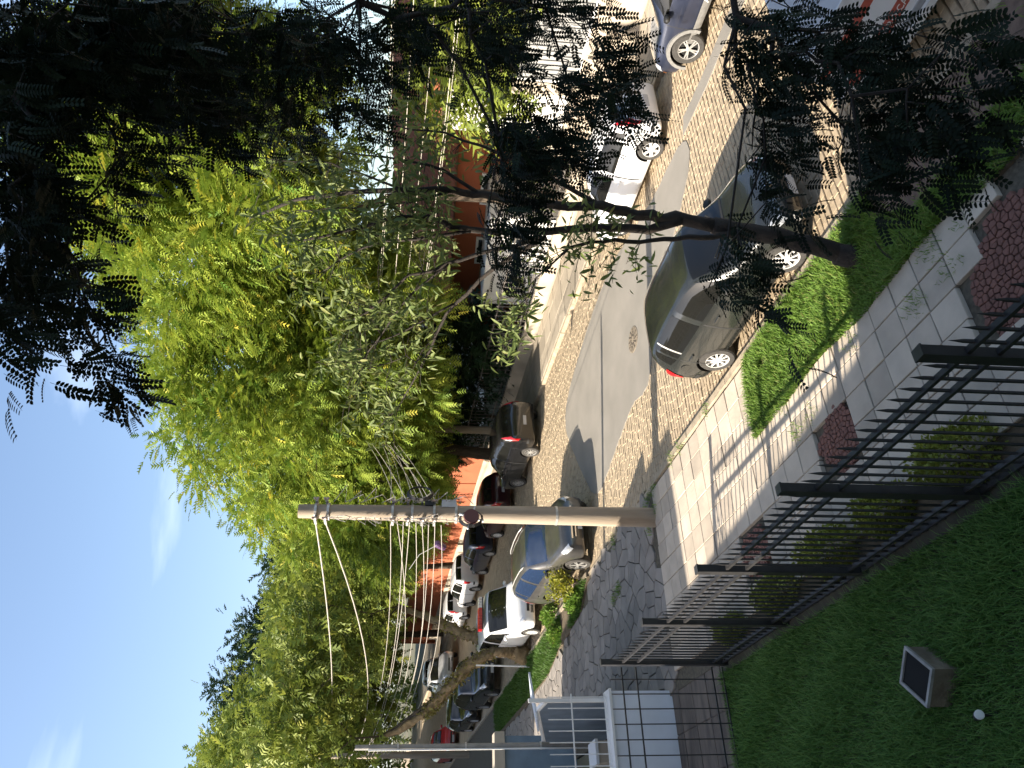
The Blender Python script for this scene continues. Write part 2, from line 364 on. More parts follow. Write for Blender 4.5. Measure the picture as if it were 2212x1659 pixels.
# strip between our side fence and the white wall
side = B().prism([(-6,12.95),(3.3,12.95),(3.3,16.0),(-6,16.0)], -0.2, 0.03).build('side_yard_floor', M_dirtstain); tag(side, kind='structure')
x = 0.2
while x < 3.3:
    for k, yy in enumerate([13.0,13.65,14.3,14.95]):
        B().prism([(x+0.01,yy+0.01),(x+0.78,yy+0.01),(x+0.78,yy+0.63),(x+0.01,yy+0.63)], 0.0, 0.05+random.uniform(-0.006,0.004), bev=0.006).build('slab', M_dirtstain, side)
    x += 0.79
# low kerb and soil bed under the fence
tag(B().prism([(3.12,-6),(3.36,-6),(3.36,12.95),(3.12,12.95)], -0.3, 0.03, bev=0.01).build('fence_kerb', mat('kerb_conc', (0.07,0.065,0.045), 0.95, 0.35, 5, 0.3)), kind='structure')
tag(B().prism([(3.36,-6),(3.62,-6),(3.62,13.2),(3.36,13.2)], -0.2, 0.085).build('planting_bed', M_soil), kind='structure')
lawn = B().prism([(-6,-8),(3.12,-8),(3.12,12.95),(-6,12.95)], -0.3, 0.0).build('lawn', mat('lawn_soil', (0.05,0.06,0.025), 0.95, 0.4, 6)); tag(lawn, kind='structure')
tag(B().prism(verge_poly, -0.2, 0.105).build('verge', M_soil), kind='structure')
tag(B().prism([(6.5,3.0),(7.43,3.0),(7.43,6.25),(6.95,6.35),(6.35,5.6)], 0.06, 0.125, bev=0.01).build('bare_patch', mat('bare_earth', (0.17,0.115,0.085), 0.95, 0.3, 8, 0.5)), kind='structure')
# ---- far pavement: big light slabs
fw_ = B().prism([(KF+0.15,-5),(21.5,-5),(21.5,80),(KF+0.15,80)], -0.2, 0.10).build('far_pavement', M_joint); tag(fw_, kind='structure')
M_far = mat('far_slab', (0.31,0.265,0.205), 0.9, 0.2, 1.5, 0.2, col2=(0.25,0.215,0.165), rnd=True)
y = 2.0; k = 0
while y < 62:
    x = KF+0.16; st = 0.9 if y < 34 else 2.4
    while x < 18.9:
        x2 = min(x+0.92, 18.95); sk_ = 0.25*(x-KF)
        B().prism([(x+0.01,y+0.01+sk_),(x2-0.01,y+0.01+sk_),(x2-0.01,y+st-0.01+sk_),(x+0.01,y+st-0.01+sk_)], 0.08, 0.14+random.uniform(-0.004,0.004), bev=0.006).build('slab', M_far, fw_); x = x2
    y += st
# ---- left verge on the near side further up
lv = [(7.43,20.1),(7.43,36.0),(6.0,36.0),(5.95,29.3),(6.1,25.5),(6.5,23.8),(6.7,21.2)]
tag(B().prism(lv, -0.1, 0.10).build('far_verge', M_soil), kind='structure')
# ================================================================ GRASS
def grass(name, label, poly, n, hmin, hmax, w, ma, zoff, sag=0.6, keep=None, parts=2):
    xs = [p[0] for p in poly]; ys = [p[1] for p in poly]; pts = []
    while len(pts) < n:
        X = RG.uniform(min(xs), max(xs), n); Y = RG.uniform(min(ys), max(ys), n)
        for x, y in zip(X, Y):
            if len(pts) < n and inpoly(x, y, poly) and (keep is None or keep(x, y)): pts.append((x, y))
    P = np.array(pts); K = len(P); h = RG.uniform(hmin, hmax, K)*(0.75+0.5*np.sin(P[:,0]*2.1+P[:,1]*1.3)**2); a = RG.uniform(0, 2*np.pi, K)+0.0
    lean = RG.uniform(0.1, sag, K)*h; dx, dy = np.cos(a), np.sin(a); px, py = -dy*w/2, dx*w/2
    z = np.array([gz(y) for y in P[:,1]])+zoff; base = np.stack([P[:,0], P[:,1], z], 1)
    side_ = np.stack([px, py, np.zeros(K)], 1); l1 = np.stack([dx*lean*0.35, dy*lean*0.35, h*0.62], 1); l2 = np.stack([dx*lean*1.15, dy*lean*1.15, h*0.92], 1)
    V = np.stack([base-side_, base+side_, base+l1-side_*0.8, base+l1+side_*0.8, base+l2-side_*0.15, base+l2+side_*0.15], 1).reshape(-1, 3)
    f = np.array([(0,1,3,2),(2,3,5,4)]); F = (f[None]+(np.arange(K)*6)[:,None,None]).reshape(-1, 4)
    o = put(name, np_mesh(name, V, F, np.repeat(RG.random(K), 6)), ma); tag(o, label, 'grass', kind='stuff'); return o
M_lawn = leafmat('lawn_grass', (0.06,0.165,0.03), (0.19,0.33,0.08), transl=0.25)
M_verge = leafmat('verge_grass', (0.11,0.21,0.03), (0.19,0.31,0.05), (0.30,0.27,0.09), transl=0.3)
lawn_vis = lambda x, y: x > 0.10*y-0.1
grass('lawn_grass', 'long dark green lawn grass in the shade inside the black fence', [(0.0,4.0),(3.12,4.0),(3.12,12.95),(1.0,12.95)], 60000, 0.07, 0.17, 0.009, M_lawn, 0.0, 1.0, lawn_vis)
grass('verge_grass', 'bright green broad bladed grass on the verge beside the dark hatchback', verge_poly, 26000, 0.06, 0.13, 0.013, M_verge, 0.105, 1.0,
      lambda x, y: not (inpoly(x, y, [(6.6,3.0),(7.43,3.0),(7.43,6.2),(7.0,6.25),(6.45,5.6)]) and random.random() < 0.97) and not (abs(x-6.95) < 0.1 and abs(y-9.35) < 0.12) and not (math.hypot(x-6.8,y-6.85) < 0.22 and random.random() < 0.8))
grass('verge_grass', 'green grass on the verge at the foot of the leaning forked tree', lv, 16000, 0.06, 0.16, 0.016, leafmat('verge_grass_far', (0.06,0.13,0.02), (0.10,0.19,0.03), transl=0.3), 0.10, 0.9, lambda x, y: x > 6.1 and not (22.2 < y < 23.4))
# weeds in joints and along the kerb
wp = [(6.05,9.2),(5.9,7.4),(5.5,8.6),(5.48,9.0),(5.9,5.2),(5.9,5.75),(5.5,5.6),(5.5,6.2),(7.5,11.6),(7.35,14.6),(7.2,15.2),(7.3,15.0),(6.7,15.1),(7.4,17.6),(6.1,18.0),(6.2,17.6),(6.9,14.7),(7.44,12.9),(7.45,13.4)]
def weedy(x, y): return any(abs(x-a)+abs(y-b) < 0.28*random.random()**0.6 for a, b in wp)
grass('weeds', 'small green weeds growing from the pavement joints and kerb edge', [(5.3,5.0),(7.7,5.0),(7.7,18.4),(5.3,18.4)], 1500, 0.03, 0.10, 0.010, M_verge, 0.09, 1.0, weedy)
# ================================================================ BUILDINGS, WALLS, FENCES
M_white = mat('white_render', (0.72,0.71,0.68), 0.85, 0.12, 1.2, 0.1)
M_cream = mat('cream_render', (0.42,0.36,0.28), 0.9, 0.25, 1.0, 0.15)
M_orange = mat('terracotta_render', (0.37,0.105,0.045), 0.9, 0.25, 1.1, 0.15, col2=(0.28,0.08,0.035))
M_tile = mat('roof_tile', (0.42,0.14,0.06), 0.85, 0.35, 3.0, 0.2, col2=(0.27,0.085,0.04))
M_glass = mat('window_glass', (0.02,0.025,0.03), 0.06, 0, spec=0.8)
M_frame = mat('window_frame', (0.7,0.7,0.68), 0.5, 0)
M_dark = mat('dark_paint', (0.02,0.02,0.022), 0.45, 0.2, 30)
M_wood = mat('bench_wood', (0.22,0.13,0.06), 0.7, 0.3, 6)
def box_wall(b, x0, x1, y0, y1, h0, h1): b.prism([(x0,y0),(x1,y0),(x1,y1),(x0,y1)], h0, h1); return b
def house(name, label, x0, x1, y0, y1, h, wall, roof_h=1.6, roof=True, wins=(), door=None, over=0.5, floor_y=None):
    zb = gz((y0+y1)/2) if floor_y is None else gz(floor_y)
    r = thing(name, label, 'house', ((x0+x1)/2, (y0+y1)/2, zb))
    B().box(((x0+x1)/2,(y0+y1)/2,zb+h/2-0.6), (x1-x0,y1-y0,h+1.2)).build('wall', wall, r)
    if roof:
        cx = (x0+x1)/2; b = B(); zt = zb+h; n = int((y1-y0+2*over)/0.24); m2 = 7
        for s in (-1, 1):
            xe = x0-over if s < 0 else x1+over; L0 = len(b.v)
            for i in range(n*4+1):
                yy = y0-over+i*(y1-y0+2*over)/(n*4); w = 0.055*abs(math.sin(math.pi*i/4))
                for k in range(m2+1): t = k/m2; b.v.append((xe+(cx-xe)*t, yy, zt-0.1+(roof_h+0.1)*t+w))
            for i in range(n*4):
                for k in range(m2): a = L0+i*(m2+1)+k; b.f.append((a, a+1, a+m2+2, a+m2+1))
        b.build('roof', M_tile, r)
        B().add([(x0-over,y0-over,zt-0.12),(x1+over,y0-over,zt-0.12),(cx,y0-over,zt+roof_h-0.04),(x0-over,y1+over,zt-0.12),(x1+over,y1+over,zt-0.12),(cx,y1+over,zt+roof_h-0.04)], [(0,1,2),(3,5,4),(0,3,4,1),(0,2,5,3),(1,4,5,2)]).build('eaves', M_wood, r)
    else: B().box(((x0+x1)/2,(y0+y1)/2,zb+h+0.1), (x1-x0+0.3,y1-y0+0.3,0.25)).build('parapet', wall, r)
    for (yy, zz, w, hh) in wins:        # windows on the face towards the street (x = x0)
        f = B().box((x0-0.02, yy, zb+zz), (0.10,w+0.16,hh+0.16)).build('window', M_frame, r)
        for k in range(2): B().box((x0-0.075, yy+(k-0.5)*w/2, zb+zz), (0.02,w/2-0.05,hh-0.04)).build('pane', M_glass, f)
        B().box((x0-0.06, yy, zb+zz-hh/2-0.11), (0.22,w+0.3,0.06)).build('sill', M_frame, f)
    return r
# the building the picture was taken from, seen only by its shade; unseen neighbour volumes shaped to cast shade
ab = thing('apartment_building', 'cream apartment block behind the lawn that shades the fence', 'building', (-5.5,0.5,0))
B().box((-5.6,-1.0,7.0), (10,20.4,16)).build('wall', M_cream, ab); B().box((-5.6,-1.0,15.15), (10.4,20.8,0.3)).build('parapet', M_white, ab)
for k in range(4):
    for yy in (-6.5,-3,5.0):
        w_ = B().box((-0.57,yy,2.2+3*k), (0.12,1.5,1.3)).build('window', M_frame, ab); B().box((-0.50,yy,2.2+3*k), (0.02,1.3,1.1)).build('pane', M_glass, w_)
nb = thing('neighbour_house', 'unseen cream neighbour house beside the driveway, stepped to cast its shade', 'house', (-6.5,14,gz(14)))
B().box((-6.4,13.0,gz(13)+1.6), (7.8,7.4,5.6)).build('wall', M_cream, nb); B().box((-6.4,21.5,gz(21)+2.2), (7.8,9.4,7.0)).build('shade_wing', M_cream, nb)  # unseen volumes, the taller wing shaped for the shade over the driveway
n2 = thing('shade_block', 'plain unseen block added on the near side to shade the upper street', 'building', (-7,48,gz(48)))
B().box((-7,46,gz(46)+2.5), (9,26,14.5)).build('wall', M_cream, n2); B().box((-7,46,gz(46)+9.9), (9.4,26.4,0.3)).build('parapet', M_white, n2); B().box((-7,80,gz(80)+2.5), (9,41.6,14.5)).build('shade_wing', M_cream, n2)  # unseen block added to keep the upper street in shade
# far side: boundary walls
ow = thing('boundary_wall', 'long terracotta boundary wall with beige base along the far pavement', 'wall', (18.95,47,gz(47)))
y = 34.5
while y < 66:
    B().prism([(18.9,y),(19.1,y),(19.1,y+2.98),(18.9,y+2.98)], 0.75, 3.0).build('wall_panel', M_orange, ow)
    B().prism([(18.86,y+2.85),(19.14,y+2.85),(19.14,y+3.1),(18.86,y+3.1)], 0.0, 3.12).build('pilaster', M_orange, ow); y += 3.0
B().prism([(18.84,34.4),(19.12,34.4),(19.12,66.2),(18.84,66.2)], -0.2, 0.75).build('base', M_cream, ow)
B().prism([(18.82,34.4),(19.16,34.4),(19.16,66.2),(18.82,66.2)], 3.0, 3.10).build('coping', mat('coping', (0.35,0.2,0.12), 0.9, 0.2, 3), ow)
gw = thing('boundary_wall', 'beige concrete boundary wall with a ribbed grey panel opposite the parked cars', 'wall', (19.0,12,gz(12)))
B().prism([(19.0,2),(19.25,2),(19.25,15.2),(19.0,15.2)], -0.2, 1.35).build('wall_panel', M_cream, gw)
B().prism([(18.95,12.9),(19.3,12.9),(19.3,13.3),(18.95,13.3)], 0.0, 3.1).build('pilaster', M_cream, gw)
B().prism([(18.95,15.0),(19.3,15.0),(19.3,15.4),(18.95,15.4)], 0.0, 2.2).build('pilaster', M_cream, gw)
gp = B().prism([(19.06,7.4),(19.14,7.4),(19.14,12.9),(19.06,12.9)], 1.40, 3.0).build('gate_panel', mat('grey_sheet', (0.30,0.30,0.29), 0.6, 0.25, 3, metal=0.2), gw)
b = B(); y = 7.5
while y < 12.8: b.prism([(19.02,y),(19.06,y),(19.06,y+0.07),(19.02,y+0.07)], 1.42, 2.98); y += 0.14
b.build('ribs', mat('grey_sheet', (0.3,0.3,0.29)), gp)
for y in (7.4,10.1,12.82): B().prism([(18.99,y),(19.05,y),(19.05,y+0.08),(18.99,y+0.08)], 1.36, 3.06).build('frame_bar', M_frame, gp)
B().prism([(18.99,7.4),(19.2,7.4),(19.2,12.9),(18.99,12.9)], 1.33, 1.40).build('frame_bar', M_frame, gp)
M_rail = mat('rail_dark', (0.10,0.09,0.08), 0.6, 0.2, 9)
rf = thing('railing_fence', 'dark metal railing on a low cream wall in front of the terracotta house', 'fence', (19.0,25,gz(25)))
B().prism([(18.95,15.5),(19.15,15.5),(19.15,34.3),(18.95,34.3)], -0.2, 0.7).build('low_wall', M_cream, rf)
y = 15.7
while y < 34.2: B().prism([(19.03,y),(19.06,y),(19.06,y+0.03),(19.03,y+0.03)], 0.7, 2.0).build('bar', M_rail, rf); y += 0.28
for h in (0.9,1.9): B().prism([(19.02,15.5),(19.07,15.5),(19.07,34.3),(19.02,34.3)], h, h+0.05).build('rail', M_rail, rf)
house('white_house', 'white rendered house with terracotta tile roof behind the beige wall', 22.5, 31, 8.0, 17.4, 5.2, M_white, 1.7, wins=[(9.6,3.6,1.2,1.2),(12.2,3.6,1.2,1.2),(15.4,3.5,1.5,1.1),(14.0,1.2,1.8,1.6)])
house('terracotta_house', 'terracotta rendered house with tiled roof behind the metal railing', 23.2, 32, 18.2, 30.0, 3.7, M_orange, 2.6, wins=[(20.6,1.9,1.4,1.3),(24.0,1.9,1.4,1.3),(27.6,1.9,1.4,1.3)])
house('small_annex', 'small white flat roofed annex in front of the terracotta house', 20.6, 23.0, 19.6, 24.4, 2.3, M_white, roof=False, wins=[(20.8,1.3,0.9,0.9),(23.2,1.3,0.9,0.9)])
house('tall_house', 'tall house with orange upper wall and white band behind the dark foliage', 30, 38, 4.5, 16, 10.5, M_orange, 1.8, wins=[(7,6.2,1.2,1.3),(10,6.2,1.2,1.3),(13,6.2,1.2,1.3)])
house('far_house', 'pale house with tiled roof behind the terracotta wall', 24, 33, 40, 52, 4.2, M_white, 2.2, wins=[(43,2.6,1.3,1.2),(47,2.6,1.3,1.2)])
house('far_house', 'orange rendered house at the far end of the terracotta wall', 23, 31, 57, 68, 4.4, M_orange, 2.0, wins=[(60,2.4,1.3,1.2),(64,2.4,1.3,1.2)])
# ---- black spiked fence in front of the lawn
M_iron = mat('black_iron', (0.036,0.035,0.036), 0.34, 0.3, 12, metal=0.0, spec=0.5)
FX = 3.25; posts = [-0.05,2.07,4.19,6.40,8.53,10.58,12.72]
fence = thing('iron_fence', 'black iron fence with spiked pickets between the lawn and the pavement', 'fence', (FX,6.5,gz(6.5)))
pm = B().box((0,0,1.06), (0.09,0.10,2.12)); pm.box((0,0,2.128), (0.10,0.11,0.016)); pmesh = pm.mesh('post')
km = B(); w = 0.011
km.add([(-w,-w,-0.02),(w,-w,-0.02),(w,w,-0.02),(-w,w,-0.02),(-w,-w,1.88),(w,-w,1.88),(w,w,1.88),(-w,w,1.88),(0,0,2.0)], [(3,2,1,0),(0,1,5,4),(1,2,6,5),(2,3,7,6),(3,0,4,7),(4,5,8),(5,6,8),(6,7,8),(7,4,8)])
kmesh = km.mesh('picket')
for i, y in enumerate(posts):
    put('post', pmesh, M_iron, fence, loc=(FX,y,gz(y)+0.02))
    if i+1 < len(posts):
        y2 = posts[i+1]; n = 14
        for k in range(1, n): yy = y+(y2-y)*k/n; put('picket', kmesh, M_iron, fence, loc=(FX+0.01,yy,gz(yy)+0.02))
        for h in (1.80,1.56,0.28,0.11): B().bar((FX,y+0.052,gz(y+0.052)+h), (FX,y2-0.052,gz(y2-0.052)+h), 0.05, 0.035).build('rail', M_iron, fence)
gf = thing('grid_fence', 'thin black bar fence running from the spiked fence back to the house', 'fence', (0,12.8,gz(12.8)))
bm_ = B().box((0,0,0.98), (0.016,0.016,2.0)).mesh('bar'); x = 3.0
while x > -1.5: put('bar', bm_, M_iron, gf, loc=(x,12.78,gz(12.78)+0.02)); x -= 0.225
for h in (1.80,1.56,0.28,0.10): B().bar((3.19,12.78,gz(12.78)+h), (-1.6,12.86,gz(12.86)+h), 0.022, 0.022).build('rail', M_iron, gf)
# ---- clipped shrubs in the bed behind the fence
M_shrub = leafmat('shrub_leaf', (0.16,0.20,0.03), (0.34,0.36,0.07), transl=0.3)
leafT = np.array([(0,0,0),(0.5,0.28,0.05),(1,0,0),(0.5,-0.28,0.05)]); leafF = np.array([(0,1,2,3)])
def ball_leaves(cs_, rad, n, size, jit=0.25):
    d = RG.normal(size=(n,3)); d /= np.linalg.norm(d, axis=1, keepdims=True); d[:,2] = np.abs(d[:,2])*0.95-0.08
    r = 1-np.abs(RG.normal(0, 0.16, n)); pos = np.asarray(cs_)+d*r[:,None]*np.asarray(rad)*(1+0.12*np.sin(d[:,:1]*7+d[:,1:2]*5))
    return scatter(leafT, leafF, pos, rot_frames(d+RG.normal(0, 0.7, (n,3)), RG.uniform(0, 6.28, n)), RG.uniform(0.7,1.3,n)*size, RG.random(n))
sl_ = ['yellow green clipped shrub behind the fence panel beside the red stone strip','low rounded yellow green shrub behind the black fence, second along the bed','yellow green shrub behind the fence with red setts beside it','small rounded shrub near the sunlit end of the black fence','last small shrub by the corner post of the black fence']
for k, (x, y, rx, ry, h) in enumerate([(3.62,6.35,0.30,0.52,0.62),(3.62,7.62,0.28,0.40,0.52),(3.62,8.85,0.28,0.52,0.60),(3.60,10.35,0.26,0.50,0.50),(3.58,12.0,0.22,0.42,0.38)]):
    t = thing('shrub', sl_[k], 'shrub', (x,y,gz(y)+0.06), 'shrubs along the fence')
    V, F, R_ = ball_leaves((x,y,gz(y)+0.1), (rx,ry,h), 2300, 0.06); put('foliage', np_mesh('foliage', V, F, R_), M_shrub, t)
    b = B()
    for q in range(7): a = q*0.9; b.tube([(x,y,gz(y)+0.05), (x+rx*0.4*math.cos(a), y+ry*0.4*math.sin(a), gz(y)+h*0.45), (x+rx*0.75*math.cos(a), y+ry*0.75*math.sin(a), gz(y)+h*0.8)], [0.012,0.008,0.004], 5)
    b.build('stem', mat('twig', (0.08,0.055,0.035), 0.9, 0.3, 20), t)
# ---- inspection box on the lawn
pb = thing('inspection_box', 'grey concrete inspection box with a dark inset lid on the lawn', 'box', (1.86,7.82,gz(7.82)))
R3 = Matrix.Rotation(math.radians(-43), 3, 'Z'); zc = gz(7.82)
M_bx = mat('old_concrete', (0.24,0.20,0.15), 0.95, 0.4, 7, 0.6, col2=(0.13,0.105,0.075))
b = B()
for sx, sy, dx, dy in ((-0.165,0,0.03,0.40),(0.165,0,0.03,0.40),(0,-0.185,0.30,0.03),(0,0.185,0.30,0.03)): b.box(Vector((1.86,7.82,zc+0.13))+R3@Vector((sx,sy,0)), (dx,dy,0.30), R3)
b.build('body', M_bx, pb)
b = B()
for sx, sy, dx, dy in ((-0.172,0,0.028,0.416),(0.172,0,0.028,0.416),(0,-0.194,0.316,0.028),(0,0.194,0.316,0.028)): b.box(Vector((1.86,7.82,zc+0.295))+R3@Vector((sx,sy,0)), (dx,dy,0.03), R3)
b.build('rim', mat('pale_rim', (0.34,0.33,0.31), 0.8, 0.3, 9), pb)
B().box(Vector((1.86,7.82,zc+0.283)), (0.312,0.355,0.02), R3).build('lid', mat('black_lid', (0.008,0.008,0.008), 0.7, 0, spec=0.2), pb)
for c_ in list(pb.children): c_.matrix_parent_inverse = Matrix.Identity(4); c_.data.transform(Matrix.Translation(-Vector(pb.location)))
pb.scale = (1.14,1.14,1.05)
# garden spotlight
gl = thing('garden_light', 'small black garden light with a white head on the lawn', 'lamp', (1.38,7.29,gz(7.29)))
B().lathe([(0.035,0),(0.035,0.02),(0.014,0.03),(0.014,0.16)], 10, Matrix.Translation((1.38,7.29,gz(7.29)+0.0))).build('stake', M_dark, gl)
hM = Matrix.Translation((1.38,7.29,gz(7.29)+0.19))@Matrix.Rotation(1.2, 4, 'X')
B().lathe([(0.02,-0.10),(0.038,-0.08),(0.042,0.0)], 12, hM).build('housing', M_dark, gl); B().lathe([(0.042,0.0),(0.044,0.03),(0.03,0.035),(0,0.036)], 12, hM).build('head', M_white, gl)
# little round water meter cover on the pavement
wc = thing('meter_cover', 'tiny pale round meter cover set in the pavement slabs', 'cover', (4.55,6.2,gz(6.2)+0.12))
B().lathe([(0.055,-0.01),(0.055,0.008),(0.045,0.012),(0,0.012)], 16, Matrix.Translation((4.55,6.2,gz(6.2)+0.118))).build('lid', mat('pale_lid', (0.4,0.38,0.25), 0.6, 0.2, 20), wc)
B().lathe([(0.068,-0.02),(0.068,0.003),(0.056,0.003)], 16, Matrix.Translation((4.55,6.2,gz(6.2)+0.118))).build('ring', M_dark, wc)
# ---- neighbour's white wall, corrugated gate, coped wall
ww = thing('white_wall', 'low white rendered wall beside the neighbour driveway', 'wall', (1.5,15.3,gz(15.3)))
B().prism([(-3,15.28),(3.38,15.28),(3.38,15.58),(-3,15.58)], -0.1, 1.24, bev=0.02).build('wall_panel', mat('blue_white_render', (0.60,0.63,0.68), 0.85, 0.1, 2, 0.1), ww)
B().prism([(-3,15.24),(3.42,15.24),(3.42,15.62),(-3,15.62)], 1.243, 1.29, bev=0.01).build('coping', M_white, ww)
cg = thing('sheet_metal_gate', 'blue grey corrugated metal gate with white frame behind the white wall', 'gate', (3.3,17.4,gz(17.4)))
M_corr = mat('corrugated_blue', (0.22,0.27,0.33), 0.45, 0.15, 3, metal=0.4)
b = B(); L0 = 0; ns_ = 60
for i in range(ns_+1):
    y = 15.75+i*4.2/ns_; xx = 3.28+(0.025 if i % 2 else -0.025); ht = 2.35 if y < 16.6 else 2.35-0.42*(y-16.6)*0.6
    b.v += [(xx,y,gz(y)+0.1), (xx,y,gz(y)+ht)]
for i in range(ns_): b.f.append((2*i,2*i+2,2*i+3,2*i+1))
b.build('sheet', M_corr, cg)
for (ya, ha, yb, hb, w) in ((15.72,0.05,15.72,2.75,0.07),(19.97,0.05,19.97,1.6,0.07),(15.72,2.40,16.6,2.40,0.07),(16.6,2.40,19.97,1.55,0.07),(15.72,1.3,19.97,1.0,0.04)): B().bar((3.30,ya,gz(ya)+ha), (3.30,yb,gz(yb)+hb), w).build('frame_bar', M_white, cg)
B().add([(3.25,16.5,gz(16.5)+2.46),(3.25,18.6,gz(18.6)+1.98),(4.05,18.9,gz(18.9)+2.05),(4.05,16.6,gz(16.6)+2.55),(3.25,16.5,gz(16.5)+2.42),(3.25,18.6,gz(18.6)+1.94),(4.05,18.9,gz(18.9)+2.01),(4.05,16.6,gz(16.6)+2.51)], [(0,1,2,3),(7,6,5,4),(0,4,5,1),(1,5,6,2),(2,6,7,3),(3,7,4,0)]).build('canopy', mat('canopy_sheet', (0.55,0.6,0.66), 0.5, 0.2, 4), cg)
ac = thing('meter_cabinet', 'beige utility cabinet standing by the corrugated gate', 'cabinet', (2.6,17.6,gz(17.6)))
B().box((2.62,17.6,gz(17.6)+0.62), (0.42,0.7,0.75)).build('body', M_cream, ac); B().box((2.62,17.6,gz(17.6)+1.02), (0.48,0.78,0.06)).build('lid', M_frame, ac); B().box((2.62,17.6,gz(17.6)+0.12), (0.3,0.5,0.26)).build('base', M_dark, ac)
cw = thing('coped_wall', 'blue grey side wall with a beige coping behind the tall grey post', 'wall', (1.6,23,gz(23)))
B().prism([(-2,22.9),(3.9,22.9),(3.9,23.1),(-2,23.1)], -0.1, 2.0).build('wall_panel', mat('blue_wall', (0.16,0.22,0.28), 0.8, 0.2, 2), cw)
B().prism([(-2,22.8),(4.0,22.8),(4.0,23.2),(-2,23.2)], 2.003, 2.28, bev=0.02).build('coping', M_cream, cw)
yg = thing('yard_railing', 'thin white railing standing on top of the low white wall', 'fence', (2.5,15.43,gz(15.43)+1.28))
x = 3.3
while x > 0.6: B().box((x,15.43,gz(15.43)+1.86), (0.016,0.016,1.16)).build('bar', M_white, yg); x -= 0.2
for h in (1.33,1.98): B().bar((3.36,15.43,gz(15.43)+h), (0.5,15.43,gz(15.43)+h), 0.024).build('rail', M_white, yg)
tag(B().prism([(-4,16.0),(3.25,16.0),(3.25,22.8),(-4,22.8)], -0.2, 0.04).build('neighbour_yard', mat('yard', (0.07,0.11,0.03), 0.95, 0.5, 1.5, col2=(0.15,0.12,0.09))), kind='structure')
# ================================================================ POLES AND WIRES
M_pole = mat('pole_concrete', (0.36,0.30,0.23), 0.9, 0.3, 2.5, 0.3, col2=(0.22,0.17,0.12), stretch=(2,2,0.25))
PX, PY = 6.80, 14.85; PZ = gz(PY)
pole = thing('utility_pole', 'tall concrete utility pole at the kerb carrying wires and cable coils', 'utility pole', (PX,PY,PZ))
B().lathe([(0.21,-0.2),(0.205,0.6),(0.175,4.0),(0.14,7.5),(0,7.5)], 16, Matrix.Translation((PX,PY,PZ))).build('shaft', M_pole, pole, sharp=40)
M_steel = mat('galvanised', (0.45,0.44,0.42), 0.45, 0.2, 10, metal=0.5); M_black = mat('black_cable', (0.015,0.015,0.016), 0.5, 0); M_wire = mat('wire_grey', (0.34,0.31,0.27), 0.5, 0)
for h in (2.2,4.3,4.75,5.2,5.6,6.9,7.15): B().lathe([(0.19 if h < 5 else 0.17,-0.025),(0.2 if h < 5 else 0.178,-0.025),(0.2 if h < 5 else 0.178,0.025),(0.19 if h < 5 else 0.17,0.025)], 16, Matrix.Translation((PX,PY,PZ+h))).build('band', M_steel, pole)
for i, (h, l) in enumerate(((6.95,0.5),(7.15,0.5),(5.6,0.45),(5.3,0.45),(5.0,0.45),(4.75,0.4))):
    for sx in (-1, 1):
        br = B().bar((PX+sx*0.2,PY-0.14,PZ+h), (PX+sx*0.2,PY+0.14,PZ+h), 0.05).build('bracket', M_steel, pole); B().lathe([(0.012,-0.06),(0.035,-0.04),(0.02,0),(0.035,0.04),(0.012,0.06)], 8, Matrix.Translation((PX+sx*0.22,PY-0.16,PZ+h))).build('insulator', mat('insulator', (0.35,0.28,0.24), 0.3, 0), br)
def ring(c, R0, r, ax, n=28, wob_=0.0):
    x = ax.orthogonal().normalized(); y = ax.cross(x); pts = [c+(x*math.cos(2*math.pi*i/n)+y*math.sin(2*math.pi*i/n))*(R0+wob_*math.sin(i*2.7)) for i in range(n+1)]; return pts
axv = Vector((0.55,-0.83,0.0)).normalized()
b = B()
for k in range(5): b.tube(ring(Vector((PX+0.34,PY-0.2-0.02*k,PZ+5.05)), 0.27-0.008*k, 0.012, axv, wob_=0.006), 0.012, 5)
b.build('cable_coil', M_black, pole)
b = B()
for k in range(4): b.tube(ring(Vector((PX-0.22,PY-0.25-0.02*k,PZ+4.0)), 0.24-0.01*k, 0.012, Vector((0.4,-0.9,0.1)).normalized(), wob_=0.006), 0.012, 5)
b.build('cable_coil', M_black, pole)
b = B()
for a in range(4): d = Matrix.Rotation(a*math.pi/2+0.3, 3, 'Y')@Vector((0.26,0,0)); b.bar(Vector((PX-0.22,PY-0.32,PZ+4.0)), Vector((PX-0.22,PY-0.32,PZ+4.0))+d, 0.05, 0.03)
b.build('coil_cross', M_white, pole)
B().lathe([(0,-0.05),(0.15,-0.05),(0.16,0),(0.15,0.05),(0,0.05)], 18, Matrix.Translation((PX-0.22,PY-0.36,PZ+4.0))@Matrix.Rotation(math.pi/2, 4, 'X')).build('splice_tray', mat('maroon', (0.10,0.03,0.03), 0.5, 0), pole)
B().box((PX+0.16,PY-0.1,PZ+4.45), (0.16,0.14,0.30)).build('junction_box', mat('box_grey', (0.45,0.46,0.47), 0.5, 0.1, 9), pole)
B().box((PX+0.17,PY-0.1,PZ+4.85), (0.10,0.12,0.2)).build('junction_box', M_black, pole)
b = B()
for k in range(46):
    h0 = random.uniform(4.2,7.0); h1 = h0-random.uniform(0.1,0.7); sx = random.choice((-1,1)); w_ = random.uniform(0.18,0.45)
    b.tube([(PX+sx*0.17,PY-0.1,PZ+h0),(PX+sx*w_,PY-0.2-random.random()*0.2,PZ+(h0+h1)/2-0.15),(PX+sx*0.17,PY-0.12,PZ+h1)], 0.009, 4)
b.build('loose_cables', M_wire, pole)
gp2 = thing('service_post', 'slim grey service post with its sunlit edge as a white bar behind the white wall', 'post', (3.2,20.1,gz(20.1)))
